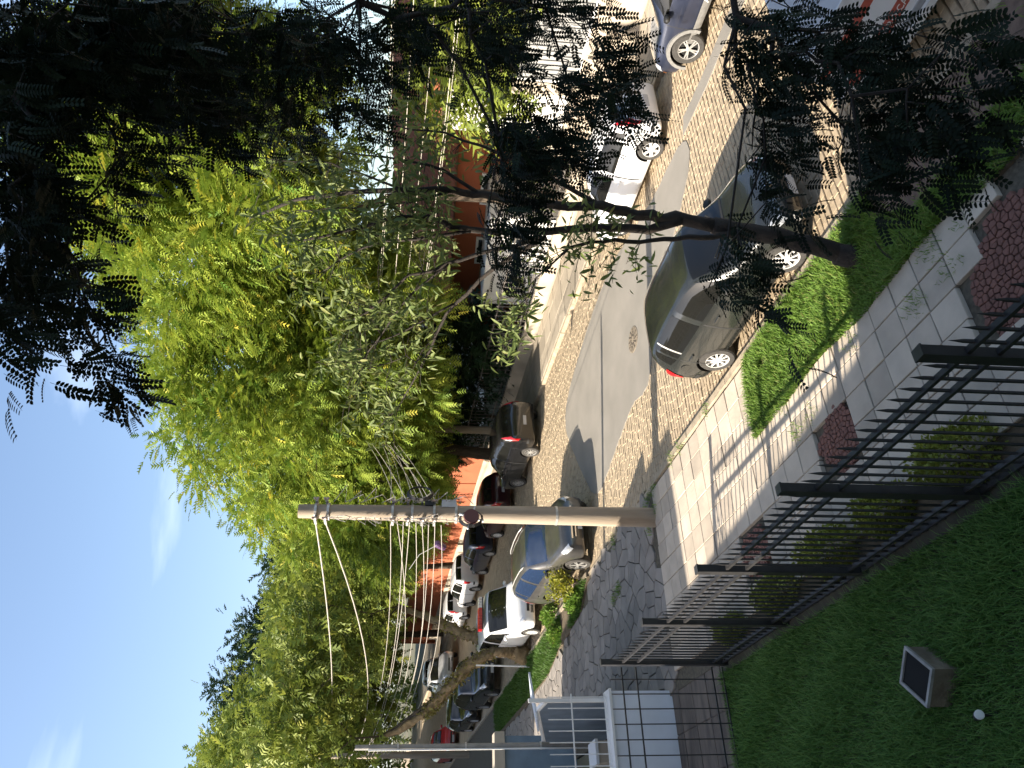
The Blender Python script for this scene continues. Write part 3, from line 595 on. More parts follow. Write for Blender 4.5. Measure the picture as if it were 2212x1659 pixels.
B().lathe([(0.075,-0.1),(0.07,3),(0.06,6.0),(0,6.0)], 12, Matrix.Translation((3.2,20.1,gz(20.1)))).build('shaft', mat('post_grey', (0.25,0.24,0.22), 0.7, 0.3, 4), gp2)
B().bar((3.13,20.04,gz(20)), (3.13,20.04,gz(20)+5.7), 0.035).build('lit_edge_bar', M_white, gp2)  # white bar stands in for the post's sunlit edge
for h in (1.6,3.4,5.0): B().lathe([(0.085,-0.02),(0.09,-0.02),(0.09,0.02),(0.085,0.02)], 12, Matrix.Translation((3.2,20.1,gz(20.1)+h))).build('band', M_steel, gp2)
p2_ = thing('utility_pole', 'concrete utility pole further up the near verge beyond the forked tree', 'utility pole', (6.8,45.2,gz(45.2)))
B().lathe([(0.2,-0.2),(0.16,4),(0.13,8.0),(0,8.0)], 12, Matrix.Translation((6.8,45.2,gz(45.2)))).build('shaft', M_pole, p2_)
p3_ = thing('utility_pole', 'concrete utility pole on the far pavement half hidden in the big tree', 'utility pole', (18.1,30.4,gz(30.4)))
B().lathe([(0.2,-0.2),(0.16,4),(0.13,8.0),(0,8.0)], 12, Matrix.Translation((18.1,30.4,gz(30.4)))).build('shaft', M_pole, p3_)
def wire(name, label, a, b_, sag, r=0.012, ma=M_wire, grp=None):
    a, b_ = Vector(a), Vector(b_); n = 18; pts = [a.lerp(b_, i/n)-Vector((0,0,sag*4*(i/n)*(1-i/n))) for i in range(n+1)]
    tag(B().tube(pts, r, 5).build(name, ma), label, 'wire', grp)
P2 = (6.8,45.2); z2 = gz(45.2)
for k, (h, h2, sag, r) in enumerate(((7.15,7.6,0.35,0.018),(6.95,6.3,0.9,0.018))): wire('power_line', ['upper of two thick pale power lines at the top of the kerb pole','lower, deeper sagging thick power line at the top of the kerb pole'][k], (PX-0.2,PY+0.1,PZ+h), (P2[0]-0.1,P2[1],z2+h2), sag, r, grp='power lines up the street')
for k in range(9): wire('cable', 'thin telephone cable running from the kerb pole up the street', (PX-0.18+random.uniform(-0.05,0.05),PY+0.1,PZ+4.6+k*0.13), (P2[0],P2[1],z2+4.4+k*0.2), random.uniform(0.3,1.1), 0.009, grp='telephone cables up the street')
for k in range(9): wire('cable', 'pale cable crossing the street from the kerb pole into the big tree', (PX+0.18,PY-0.1,PZ+4.7+k*0.12), (18.1,30.4,gz(30.4)+6.0+0.16*((k*5) % 9)), 0.15+0.05*((k*3) % 5), 0.006+0.002*(k % 3), mat('wire_pale', (0.5,0.46,0.38), 0.5, 0), grp='cables crossing the street')
for k in range(6): wire('cable', 'cable running along the far pavement in front of the houses', (18.1,30.4,gz(30.4)+(5.0,5.12,5.9,6.05,6.6,6.75)[k]), (17.2,-4.0,gz(-4)+(5.3,5.55,6.1,6.45,7.0,7.2)[k]), 0.3+0.12*(k % 3), 0.006+0.003*(k % 2), mat('wire_pale', (0.5,0.46,0.38)), grp='cables along the far pavement')
cc = thing('cable_closure', 'purple grey splice closure hanging from the cables up the street', 'cable box', onN(950,1178,9.0))
c0 = cc.location.copy(); B().lathe([(0.04,-0.22),(0.10,-0.2),(0.11,0.15),(0.06,0.2),(0,0.2)], 12, Matrix.Translation(c0)@Matrix.Rotation(0.9, 4, 'X')).build('body', mat('purple_plastic', (0.12,0.06,0.14), 0.4, 0.2, 9), cc)
B().tube([c0+Vector((0,0,0.1)), c0+Vector((-0.1,0.5,0.6)), c0+Vector((-0.3,1.2,0.9))], 0.012, 5).build('lead', M_black, cc)
# ================================================================ VEHICLES
def pchip(Y, t):
    Y = np.asarray(Y, float); n = len(Y); d = np.diff(Y, axis=0); a, b_ = d[:-1], d[1:]
    with np.errstate(divide='ignore', invalid='ignore'): hm = np.where(a*b_ > 0, 2*a*b_/(a+b_+1e-12*np.sign(a+b_+1e-30)), 0)
    mm = np.concatenate([d[:1], hm, d[-1:]]); t = np.clip(np.asarray(t, float), 0, n-1); i = np.minimum(t.astype(int), n-2); u = t-i
    u = u.reshape(u.shape+(1,)*(Y.ndim-1)); h00 = 2*u**3-3*u**2+1; h10 = u**3-2*u**2+u; h01 = -2*u**3+3*u**2; h11 = u**3-u**2
    return h00*Y[i]+h10*mm[i]+h01*Y[i+1]+h11*mm[i+1]
HATCH = [(-1.97,.62,.42,.55,.74,.60,.78,.5,.79),(-1.93,.74,.30,.55,.86,.72,.92,.6,.94),(-1.85,.80,.24,.56,.93,.77,1.05,.62,1.07),(-1.62,.83,.20,.57,.95,.80,1.33,.60,1.37),(-1.35,.84,.19,.57,.95,.81,1.40,.60,1.45),(-.75,.845,.18,.57,.93,.815,1.43,.60,1.48),(-.05,.845,.18,.57,.91,.815,1.425,.60,1.48),(.35,.845,.18,.57,.90,.81,1.36,.60,1.42),(.72,.84,.18,.57,.89,.80,1.12,.64,1.17),(1.05,.835,.19,.57,.88,.78,.95,.66,.98),(1.45,.82,.20,.56,.84,.76,.89,.60,.91),(1.75,.78,.22,.54,.76,.72,.80,.52,.83),(1.90,.70,.26,.50,.66,.64,.70,.45,.72),(1.97,.58,.32,.46,.56,.54,.58,.38,.59)]
SUV = [(-2.15,.68,.50,.68,.95,.66,1.0,.55,1.01),(-2.11,.82,.38,.68,1.05,.80,1.14,.66,1.16),(-2.03,.88,.32,.70,1.10,.85,1.30,.70,1.33),(-1.85,.90,.29,.70,1.12,.87,1.56,.68,1.61),(-1.5,.905,.27,.70,1.11,.88,1.63,.67,1.69),(-.8,.91,.26,.70,1.09,.88,1.66,.67,1.72),(-.1,.91,.26,.70,1.07,.88,1.65,.67,1.72),(.35,.91,.26,.70,1.06,.88,1.58,.67,1.65),(.75,.905,.26,.70,1.05,.87,1.32,.70,1.38),(1.10,.90,.27,.70,1.04,.85,1.12,.72,1.16),(1.55,.89,.28,.69,1.0,.83,1.06,.66,1.09),(1.92,.86,.31,.67,.92,.80,.99,.60,1.01),(2.08,.78,.36,.63,.80,.73,.85,.54,.87),(2.15,.66,.42,.58,.70,.62,.73,.46,.74)]
VAN = [(-2.15,.74,.45,.70,1.0,.72,1.5,.62,1.52),(-2.12,.84,.36,.70,1.1,.82,1.66,.72,1.70),(-2.06,.88,.30,.70,1.12,.86,1.72,.76,1.77),(-1.85,.90,.27,.70,1.13,.88,1.76,.77,1.82),(-1.4,.905,.25,.70,1.13,.88,1.78,.77,1.85),(-.7,.91,.24,.70,1.12,.885,1.79,.77,1.86),(.1,.91,.24,.70,1.11,.885,1.77,.77,1.84),(.55,.91,.24,.70,1.10,.88,1.68,.76,1.75),(.95,.905,.24,.70,1.08,.87,1.36,.76,1.42),(1.28,.90,.25,.70,1.05,.85,1.12,.76,1.15),(1.6,.88,.27,.68,.98,.83,1.02,.68,1.05),(1.9,.84,.30,.65,.88,.78,.93,.60,.95),(2.05,.76,.35,.60,.76,.70,.80,.54,.82),(2.11,.64,.42,.55,.66,.60,.69,.46,.70)]
M_tyre = mat('tyre_rubber', (0.045,0.042,0.038), 0.9, 0.3, 20); M_rim = mat('alloy_rim', (0.5,0.49,0.47), 0.35, 0.1, 9, metal=0.6); M_cap = mat('hub_cap', (0.55,0.54,0.52), 0.45, 0.1, 9)
M_cglass = mat('car_glass', (0.010,0.010,0.009), 0.05, 0, spec=0.5); M_trim = mat('black_trim', (0.02,0.02,0.02), 0.6, 0.2, 20); M_well = mat('wheel_well', (0.008,0.008,0.008), 0.95, 0)
M_tail = mat('tail_lens', (0.42,0.012,0.015), 0.15, 0.15, 25, coat=0.8); M_head = mat('head_lens', (0.55,0.57,0.6), 0.08, 0.2, 18, coat=1.0, metal=0.3); M_chrome = mat('chrome', (0.75,0.75,0.77), 0.1, 0, metal=1.0); M_amber = mat('amber_lens', (0.55,0.16,0.03), 0.2, 0, coat=0.6); M_plate = mat('number_plate', (0.5,0.5,0.5), 0.5, 0.3, 60)
def paint(name, c, metal=0.3, rough=0.35, dust=0.25): return mat('paint_'+name, c, rough, dust, 2.5, metal=metal, coat=0.9, spec=0.5)
def wheel_mesh(r, w, style):
    t = B().lathe([(r*0.66,-w/2),(r*0.93,-w/2),(r,-w*0.36),(r,w*0.36),(r*0.93,w/2),(r*0.66,w/2),(r*0.64,w*0.2),(r*0.64,-w*0.2),(r*0.66,-w/2)], 28, caps=False)
    m = B().lathe([(r*0.66,w*0.46),(r*0.69,w*0.5),(r*0.62,w*0.48),(r*0.60,w*0.25)], 28, caps=False); n = {'multi':10,'five':5,'six':6,'split':5,'cap':9}[style]
    for k in range(n):
        a = 2*math.pi*k/n
        for da in ((-0.14,0.14) if style == 'split' else (0,)):
            R_ = Matrix.Rotation(a+da, 3, 'Z'); wd = r*{'multi':0.10,'five':0.22,'six':0.2,'split':0.08,'cap':0.17}[style]
            k0 = len(m.v); q = [(r*0.10,-wd*0.6),(r*0.62,-wd*0.5),(r*0.62,wd*0.5),(r*0.10,wd*0.6)]
            for h in (w*0.30, w*0.42): m.v += [tuple(R_@Vector((x, y, h+(0.01 if x < r*0.3 else 0)))) for x, y in q]
            m.f += [(k0+4,k0+5,k0+6,k0+7),(k0,k0+4,k0+7,k0+3),(k0,k0+1,k0+5,k0+4),(k0+2,k0+3,k0+7,k0+6)]
    m.lathe([(r*0.16,w*0.30),(r*0.16,w*0.45),(r*0.12,w*0.48),(0,w*0.48)], 14)
    dsk = B().lathe([(r*0.63,w*0.12),(r*0.3,w*0.14),(0,w*0.14)], 20)  # near-black disc painted as the shaded recess behind the spokes
    return t.mesh('wheel', sharp=35), m.mesh('rim', sharp=40), dsk.mesh('recess_disc')
def car(name, label, n, s, heading, table, pm, wheels, style='multi', rimmat=None, sub=None, group=None, cat='car', wrad=0.31, tail='side', yaw=0.0, flare=None, rails=False, mirrors=True, extras=None, win_mat=None, plate=True, lo_trim=False, tz=1.0, hz=0.0):
    T = np.array(table, float); T[:,[2,3,4,6,8]] = T[:,[2,3,4,6,8]]*tz+hz
    root = bpy.data.objects.new(name, None); COL.objects.link(root); tag(root, label, cat, group); root.location = (n, s, gz(s)+0.004)
    R_ = Matrix.Rotation(math.atan(SLOPE), 3, 'X')@Matrix.Rotation(math.radians(90*heading+yaw), 3, 'Z'); root.rotation_euler = R_.to_euler()
    root.scale = (1,1,1)
    x, w, zb, zm, zbl, wbl, zre, wre, zt = T.T; ns = len(T)
    C = np.stack([np.stack([x, 0*x, zb], 1), np.stack([x, w*0.86, zb], 1), np.stack([x, w*0.97, zb+0.10*(zt-zb)**0.5], 1), np.stack([x, w, zm], 1), np.stack([x, wbl, zbl], 1), np.stack([x, wre, zre], 1), np.stack([x, wre*0.55, zt-0.012], 1), np.stack([x, 0*x, zt], 1)], 1)
    def Sf(a, b_):
        A = pchip(C, np.atleast_1d(a)); return np.array([pchip(A[i], [bb])[0] for i, bb in enumerate(np.atleast_1d(b_))])
    na, nb = (ns-1)*4+1, 7*4+1; ga = np.linspace(0, ns-1, na); gb = np.linspace(0, 7, nb)
    A = pchip(C, ga); S_ = np.stack([pchip(A[i], gb) for i in range(na)])
    V = []; idx = {}; F = []
    for i in range(na):
        for j in range(nb): idx[(i,j,1)] = len(V); V.append(tuple(S_[i,j]))
        for j in range(nb):
            if j in (0, nb-1): idx[(i,j,-1)] = idx[(i,j,1)]
            else: idx[(i,j,-1)] = len(V); p_ = S_[i,j]; V.append((p_[0],-p_[1],p_[2]))
    for i in range(na-1):
        for j in range(nb-1):
            F.append((idx[(i,j,1)],idx[(i,j+1,1)],idx[(i+1,j+1,1)],idx[(i+1,j,1)])); F.append((idx[(i,j,-1)],idx[(i+1,j,-1)],idx[(i+1,j+1,-1)],idx[(i,j+1,-1)]))
    for i, rev in ((0, False), (na-1, True)):
        loop = [idx[(i,j,1)] for j in range(nb)]+[idx[(i,j,-1)] for j in range(nb-2, 0, -1)]; F.append(tuple(loop[::-1] if not rev else loop))
    bm = bmesh.new(); bv = [bm.verts.new(v) for v in V]; 
    for f in F:
        try: bm.faces.new([bv[k] for k in f])
        except ValueError: pass
    bmesh.ops.recalc_face_normals(bm, faces=bm.faces); me = bpy.data.meshes.new('body'); bm.to_mesh(me); bm.free()
    me.materials.append(pm); me.materials.append(M_well)
    cut = B()
    for xw in wheels:
        for sd in (-1, 1): cut.lathe([(wrad*1.16,-0.2),(wrad*1.16,0.4)], 28, Matrix.Translation((xw, sd*(w.max()-0.08), wrad))@Matrix.Rotation(-sd*math.pi/2, 4, 'X'))
    cm = cut.mesh('cut'); cm.materials.append(pm); cm.materials.append(M_well)
    for p_ in cm.polygons: p_.material_index = 1
    bo = bpy.data.objects.new('tmp_body', me); co = bpy.data.objects.new('tmp_cut', cm); COL.objects.link(bo); COL.objects.link(co)
    md = bo.modifiers.new('b', 'BOOLEAN'); md.object = co; md.operation = 'DIFFERENCE'; md.solver = 'EXACT'
    try: md.material_mode = 'INDEX'
    except Exception: pass
    bpy.context.view_layer.update(); dg = bpy.context.evaluated_depsgraph_get(); nm = bpy.data.meshes.new_from_object(bo.evaluated_get(dg)); nm.name = 'body'
    bpy.data.objects.remove(bo); bpy.data.objects.remove(co)
    nm.polygons.foreach_set('use_smooth', [True]*len(nm.polygons)); nm.set_sharp_from_angle(angle=math.radians(38))
    lp = lambda nme, me_, ma, par=root: put(nme, me_, ma, par, local=True)
    lp('body', nm, None)
    def patch(corners, sides=(1,), nu=8, nv=4, off=0.004, both=False):    # corners (a,b) x4: bottom-rear, bottom-front, top-front, top-rear
        bb = B()
        for sd in sides:
            q = np.array(corners, float); pts = []
            for j in range(nv+1):
                for i in range(nu+1):
                    u, v = i/nu, j/nv; ab_ = (1-v)*((1-u)*q[0]+u*q[1])+v*((1-u)*q[3]+u*q[2]); a, b_ = ab_
                    P_ = Sf(a, b_)[0]; e = 0.02; da = Sf(min(a+e, ns-1), b_)[0]-Sf(max(a-e, 0), b_)[0]; db = Sf(a, min(b_+e, 7))[0]-Sf(a, max(b_-e, 0))[0]
                    nn = np.cross(da, db); l = np.linalg.norm(nn); nn = nn/l if l > 1e-9 else np.array([0,0,1.0])
                    if b_ > 6.98: nn = np.array([nn[0], 0, abs(nn[2])])
                    if nn@np.array([0, max(P_[1], 0.001), P_[2]-0.6 if P_[2] > 0.6 else 0.01]) < 0: nn = -nn
                    P_ = P_+nn*off; pts.append((P_[0], sd*P_[1], P_[2]))
            fs = [(j*(nu+1)+i, j*(nu+1)+i+1, (j+1)*(nu+1)+i+1, (j+1)*(nu+1)+i) for j in range(nv) for i in range(nu)]
            if sd < 0: fs = [f[::-1] for f in fs]
            bb.add(pts, fs)
        return bb
    G_ = win_mat or M_cglass
    lp('windshield', patch([(7.12,5.12),(8.85,5.12),(8.85,7),(7.12,7)], (1,-1), 8, 6).mesh('windshield', True), G_)
    lp('rear_window', patch([(2.05,5.12),(3.1,5.12),(3.1,7),(2.05,7)], (1,-1), 6, 6).mesh('rear_window', True), G_)
    for sd in (1,-1):
        lp('side_window', patch([(5.62,4.1),(8.2,4.1),(7.15,4.86),(5.62,4.9)], (sd,), 8, 4).mesh('side_window', True), G_)
        lp('side_window', patch([(4.05,4.1),(5.45,4.1),(5.45,4.9),(4.1,4.88)], (sd,), 6, 4).mesh('side_window', True), G_)
        lp('side_window', patch([(3.25,4.2),(3.92,4.12),(3.96,4.85),(3.5,4.7)], (sd,), 4, 3).mesh('side_window', True), G_)
        for a0 in (3.98, 5.53, 8.35): lp('door_seam', patch([(a0-0.02,1.6),(a0+0.02,1.6),(a0+0.02,4.0),(a0-0.02,4.0)], (sd,), 1, 10, 0.002).mesh('door_seam'), M_trim)
        lp('sill_trim', patch([(3.3,1.2),(9.2,1.2),(9.2,2.0),(3.3,2.0)], (sd,), 12, 2, 0.003).mesh('sill_trim', True), M_trim if lo_trim else pm)
        for a0 in (4.25, 5.8):
            c = Sf(a0, 3.62)[0]; lp('door_handle', B().box((c[0], sd*(c[1]+0.012), c[2]), (0.17,0.03,0.028)).mesh('door_handle'), pm)
        if mirrors:
            c = Sf(7.75, 4.05)[0]; hv = B().lathe([(0.0,-0.08),(0.07,-0.06),(0.085,0.0),(0.06,0.06),(0,0.075)], 10, Matrix.Translation((c[0]+0.02, sd*(c[1]+0.11), c[2]+0.05))@Matrix.Rotation(math.pi/2, 4, 'Y')@Matrix.Diagonal((0.8,1.25,1,1))); hv.bar((c[0], sd*(c[1]-0.02), c[2]+0.02), (c[0], sd*(c[1]+0.08), c[2]+0.03), 0.04)
            lp('mirror', hv.mesh('mirror', True), M_trim if lo_trim or sub else pm)
        # lamps
        tl = {'side':[(0.9,3.3),(2.1,3.4),(2.7,4.3),(1.1,4.4)], 'tall':[(0.9,3.5),(1.8,3.6),(3.0,4.95),(1.6,4.9)]}[tail]
        lp('tail_light', patch(tl, (sd,), 6, 6, 0.014).mesh('tail_light', True), M_tail)
        lp('headlight', patch([(11.0,3.55),(12.3,3.35),(12.3,4.6),(10.8,4.2)], (sd,), 6, 4, 0.008).mesh('headlight', True), M_head)
    fz = float(x[-1]); rz = float(x[0])
    gr = lp('grille', patch([(12.15,3.2),(12.95,3.2),(12.95,3.2),(12.15,3.2)], (1,), 1, 1).mesh('g') if False else B().box((fz-0.005, 0, zm[-1]+0.03), (0.05,0.80,0.09)).box((fz-0.03, 0, zb[-1]+0.02), (0.06,0.9,0.10)).mesh('grille'), M_trim)
    if plate:
        lp('number_plate', B().box((fz+0.02, 0, zb[-1]+0.05), (0.012,0.40,0.12)).mesh('number_plate'), M_plate); lp('number_plate', B().box((rz-0.006, 0, zm[0]+0.02), (0.012,0.40,0.12)).mesh('number_plate'), M_plate)
    for k in (1,-1):      # bumper strips
        lp('bumper_strip', patch([(0.75,2.5),(2.6,2.5),(2.6,2.8),(0.75,2.8)], (k,), 8, 1, 0.006).mesh('bumper_strip'), M_trim)
    tm, rm, dm = wheel_mesh(wrad, 0.19, style)
    for xw in wheels:
        for sd in (1,-1):
            wl = lp('wheel', tm, M_tyre); wl.location = (xw, sd*(w.max()-0.105), wrad); wl.rotation_euler = (Matrix.Rotation(-sd*math.pi/2, 3, 'X')@Matrix.Rotation(random.uniform(0, 1.2), 3, 'Z')).to_euler()
            lp('rim', rm, rimmat or M_rim, wl); lp('recess_disc', dm, M_well, wl)
            if flare is not None:
                pr = []
                fl = B(); k0 = 0
                for i in range(15):
                    a = math.radians(-12+i*204/14); c_, s_ = math.cos(a), math.sin(a)
                    for rr, yy in ((wrad*1.14, w.max()-0.04), (wrad*1.14, w.max()+0.022), (wrad*1.34, w.max()+0.018), (wrad*1.38, w.max()-0.04)): fl.v.append((xw+rr*c_, sd*yy, max(wrad+rr*s_, 0.2)))
                for i in range(14):
                    for q in range(3): a = i*4+q; fl.f.append((a,a+1,a+5,a+4))
                lp('wheel_flare', fl.mesh('wheel_flare', sharp=40), flare)
    if rails:
        for sd in (1,-1): lp('roof_rail', B().tube([Vector(Sf(a, 5.25)[0]*np.array([1,sd,1]))+Vector((0,0,0.05)) for a in (3.2,4,5,6,6.8)], 0.018, 6).mesh('roof_rail', True), M_steel)
    if extras: extras(root, lp, Sf, patch, T)
    return root
def txt(name, body, size, ma, parent, M, extrude=0.002):
    cu = bpy.data.curves.new(name, 'FONT'); cu.body = body; cu.size = size; cu.extrude = extrude; ob = bpy.data.objects.new('tmp', cu); COL.objects.link(ob)
    bpy.context.view_layer.update(); me = bpy.data.meshes.new_from_object(ob.evaluated_get(bpy.context.evaluated_depsgraph_get())); bpy.data.objects.remove(ob)
    me.name = name; me.transform(M); me.materials.clear(); return put(name, me, ma, parent, local=True)
# near dark grey hatchback facing down the street
def hatch_x(root, lp, Sf, patch, T):
    c = Sf(12.1, 7)[0]; b = B(); M = Matrix.Translation(Vector(c)+Vector((0.03,0,-0.01)))@Matrix.Rotation(math.radians(52), 4, 'Y')
    o_ = [(0,0.10),(0.065,0),(0,-0.10),(-0.065,0)]; i_ = [(0,0.055),(0.033,0),(0,-0.055),(-0.033,0)]
    V = [tuple(M@Vector((a, b2*0.75, 0))) for a, b2 in o_]+[tuple(M@Vector((a*0.75, b2*0.6, 0.02))) for a, b2 in o_]+[tuple(M@Vector((a*0.9, b2*0.75, 0))) for a, b2 in i_]
    b.add(V, [(k, (k+1) % 4, 4+(k+1) % 4, 4+k) for k in range(4)]+[(4+k, 4+(k+1) % 4, 8+(k+1) % 4, 8+k) for k in range(4)]); lp('diamond_badge', b.mesh('diamond_badge'), M_chrome)
    for sd in (1,-1):
        c = Sf(12.35, 2.4)[0]; Mx = Matrix.Translation((c[0]-0.01, sd*(c[1]-0.06), c[2]))@Matrix.Rotation(math.pi/2, 4, 'Y'); f = lp('fog_light', B().lathe([(0.085,-0.05),(0.085,0.05),(0.062,0.055),(0.06,0.03)], 18, Mx).mesh('fog_light', sharp=40), M_rim); lp('fog_lens', B().lathe([(0.06,0.032),(0,0.034)], 18, Mx).mesh('fog_lens'), M_cglass, f)
    for sd in (1,-1): lp('rear_window_bar', patch([(4.32,4.1),(4.38,4.1),(4.40,4.9),(4.34,4.9)], (sd,), 1, 4, 0.008).mesh('rear_window_bar'), M_rim)
    c = Sf(3.3, 3.55)[0]; lp('fuel_flap', B().lathe([(0.09,0),(0.09,0.006),(0,0.008)], 18, Matrix.Translation((c[0], -c[1]-0.002, c[2]))@Matrix.Rotation(math.pi/2, 4, 'X')).mesh('fuel_flap'), p_grey)
    for sd in (1,-1): lp('wiper', B().bar(Sf(8.75, 6.6)[0]*np.array([1,sd,1])+np.array([0,0,0.02]), Sf(8.2, 5.7)[0]*np.array([1,sd,1])+np.array([0.02,0,0.03]), 0.018).mesh('wiper'), M_trim)
    lp('windshield_frame', patch([(8.86,5.1),(8.98,5.1),(8.98,7),(8.86,7)], (1,-1), 1, 8, 0.006).mesh('windshield_frame'), M_trim)
p_grey = paint('grey_hatch', (0.022,0.024,0.022), 0.15, 0.26)
car('hatchback', 'dusty dark grey hatchback with a diamond badge parked by the sunlit grass verge', 8.56, 9.18, -1, HATCH, p_grey, (1.29,-1.26), 'multi', M_cap, tail='side', extras=hatch_x, sub=1, tz=1.0)
car('hatchback', 'white hatchback with a red tail light parked opposite the dark grey hatchback', 15.24, 12.62, 1, HATCH, paint('white', (0.78,0.78,0.78), 0.0, 0.3, 0.06), (1.26,-1.26), 'six', M_cap, tail='tall', tz=0.98)
def adv_x(root, lp, Sf, patch, T):
    W = float(T[:,1].max())
    c = Sf(5.2, 2.6)[0]
    M = Matrix.Translation((0.22, W+0.024, 0.33))@Matrix.Rotation(math.pi, 4, 'Z')@Matrix.Rotation(math.pi/2, 4, 'X'); txt('door_lettering', 'ADVENTURE', 0.15, M_white, root, M)
    lp('bull_bar', B().tube([(1.95,0.55,0.45),(2.04,0.45,0.62),(2.06,0,0.66),(2.04,-0.45,0.62),(1.95,-0.55,0.45)], 0.03, 8).mesh('bull_bar', True), M_trim)
    for sd in (1,-1): lp('turn_signal', patch([(11.9,2.9),(12.5,2.9),(12.5,3.3),(11.9,3.3)], (sd,), 3, 2, 0.01).mesh('turn_signal'), M_amber)
    for sd in (1,-1): lp('side_cladding', patch([(3.4,1.3),(9.2,1.3),(9.2,2.3),(3.4,2.3)], (sd,), 14, 3, 0.02).mesh('side_cladding', True), mat('grey_plastic', (0.17,0.165,0.155), 0.7, 0.2, 15))
car('crossover_car', 'dark blue crossover with grey wheel arch flares and lettered doors behind the white hatchback', 15.32, 7.62, 1, HATCH, paint('navy', (0.02,0.026,0.05), 0.3, 0.3), (1.25,-1.25), 'split', M_rim, flare=mat('grey_plastic', (0.17,0.165,0.155), 0.7, 0.2, 15), extras=adv_x, wrad=0.335, hz=0.07, lo_trim=True)
def suv_x(root, lp, Sf, patch, T):
    lp('chrome_grille', B().box((2.16,0,0.70), (0.03,0.95,0.04)).box((2.165,0,0.60), (0.03,0.85,0.03)).mesh('chrome_grille'), M_chrome)
    c = Sf(8.7, 6.0)[0]; lp('parking_card', B().box((c[0]-0.28, 0.46, c[2]+0.16), (0.22,0.15,0.004), Matrix.Rotation(math.radians(40), 3, 'Y')).mesh('parking_card'), M_white)
    for sd in (1,-1): lp('fog_trim', B().box((2.10, sd*0.58, 0.52), (0.05,0.20,0.09)).mesh('fog_trim'), M_chrome)
car('suv', 'grey suv with blue reflecting windscreen parked just beyond the utility pole', 8.60, 21.35, -1, SUV, paint('warm_silver', (0.10,0.095,0.088), 0.45, 0.28), (1.32,-1.30), 'split', M_rim, rails=True, wrad=0.36, extras=suv_x, win_mat=mat('blue_glass', (0.015,0.03,0.07), 0.05, 0, spec=0.9, coat=0.8))
def amb_x(root, lp, Sf, patch, T):
    z = float(T[5,8]); lp('light_bar_base', B().box((0.35,0,z+0.03), (0.30,1.15,0.05)).mesh('light_bar_base'), M_trim)
    for k in range(12): lp('light_bar_lens', B().box((0.35, -0.54+k*0.098, z+0.115), (0.26,0.088,0.13)).mesh('light_bar_lens'), M_head if k > 7 else M_tail)
car('emergency_van', 'white emergency van with a red and clear roof light bar behind the grey suv', 8.72, 28.0, -1, VAN, paint('white', (0.78,0.78,0.78), 0.0, 0.3, 0.06), (1.30,-1.40), 'cap', M_cap, cat='van', wrad=0.32, extras=amb_x)
car('suv', 'black suv with red tail lights parked under the big tree opposite', 15.12, 26.75, 1, SUV, paint('black', (0.012,0.012,0.013), 0.2, 0.25), (1.28,-1.28), 'multi', M_rim, tail='tall', wrad=0.34)
car('sedan', 'dark maroon car parked in front of the black suv under the big tree', 15.1, 32.2, 1, HATCH, paint('maroon', (0.04,0.008,0.012), 0.2, 0.3), (1.26,-1.26), 'cap', M_cap, tail='side')
car('hatchback', 'dark blue hatchback parked further along past the maroon car', 15.1, 37.0, 1, HATCH, paint('navy', (0.02,0.026,0.05)), (1.26,-1.26), 'cap', M_rim)
car('hatchback', 'white hatchback parked beside the terracotta wall, the nearer of two', 15.05, 41.7, 1, SUV, paint('white', (0.78,0.78,0.78)), (1.28,-1.28), 'multi', M_rim, wrad=0.33, tz=0.93, group='white cars by the terracotta wall')
car('hatchback', 'white hatchback parked beside the terracotta wall, further up than its neighbour', 15.0, 46.7, 1, HATCH, paint('white', (0.78,0.78,0.78)), (1.26,-1.26), 'cap', M_cap, tail='tall', group='white cars by the terracotta wall')
car('pickup', 'silver white car coming down the shaded middle of the street', 12.9, 53.0, -1, SUV, paint('pale_silver', (0.55,0.56,0.57), 0.3), (1.3,-1.3), 'five', M_rim, wrad=0.35)
car('suv', 'black suv parked in deep shade behind the forked tree trunk', 8.55, 36.5, -1, SUV, paint('black', (0.012,0.012,0.013)), (1.28,-1.28), 'multi', M_rim, wrad=0.34, tz=1.04)
car('sedan', 'black car with pale bonnet stripe parked behind the shaded black suv', 8.55, 42.5, -1, HATCH, paint('black', (0.012,0.012,0.013)), (1.26,-1.26), 'cap', M_cap)
car('sedan', 'small white car far up the street in the tree shade', 14.9, 62.0, 1, HATCH, paint('white', (0.78,0.78,0.78)), (1.26,-1.26), 'cap', M_cap)
car('sedan', 'red car far up the near side of the street', 8.4, 52.0, -1, HATCH, paint('red', (0.45,0.02,0.03), 0.1), (1.26,-1.26), 'cap', M_cap)
# white lettered box trailer in the shade
tr = thing('box_trailer', 'white box trailer with red lettered band in the shade ahead of the grey hatchback', 'trailer', (9.45,4.4,gz(4.4)))
zt_ = gz(4.4); RX = Matrix.Rotation(math.atan(SLOPE), 3, 'X'); TC = Vector((9.36,3.35,gz(3.35)))
def tb(c, d): return B().box(TC+RX@Vector(c), d, RX)
M_twhite = mat('trailer_white', (0.74,0.75,0.77), 0.5, 0.08, 1.5)
tb((0,0,0.82), (2.15,4.2,0.88)).build('box_body', M_twhite, tr)
tb((0,0,0.36), (2.2,4.3,0.07)).build('lower_rail', mat('rail_grey', (0.32,0.33,0.34), 0.5, 0.2, 6), tr); tb((0,0,1.235), (2.19,4.24,0.05)).build('roof_rail', M_twhite, tr)
tb((-1.12,0,0.27), (0.06,4.0,0.09)).build('skirt', M_frame, tr)
tb((-1.079,0,0.56), (0.006,4.1,0.14)).build('red_band', mat('band_red', (0.42,0.09,0.06), 0.6, 0.1, 5), tr)
tb((-1.079,0,0.95), (0.006,4.1,0.10)).build('red_line', MATS['band_red'], tr)
tb((0.75,0,1.264), (0.12,3.6,0.006)).build('roof_line', mat('band_orange', (0.5,0.25,0.16), 0.6, 0.1, 5), tr)
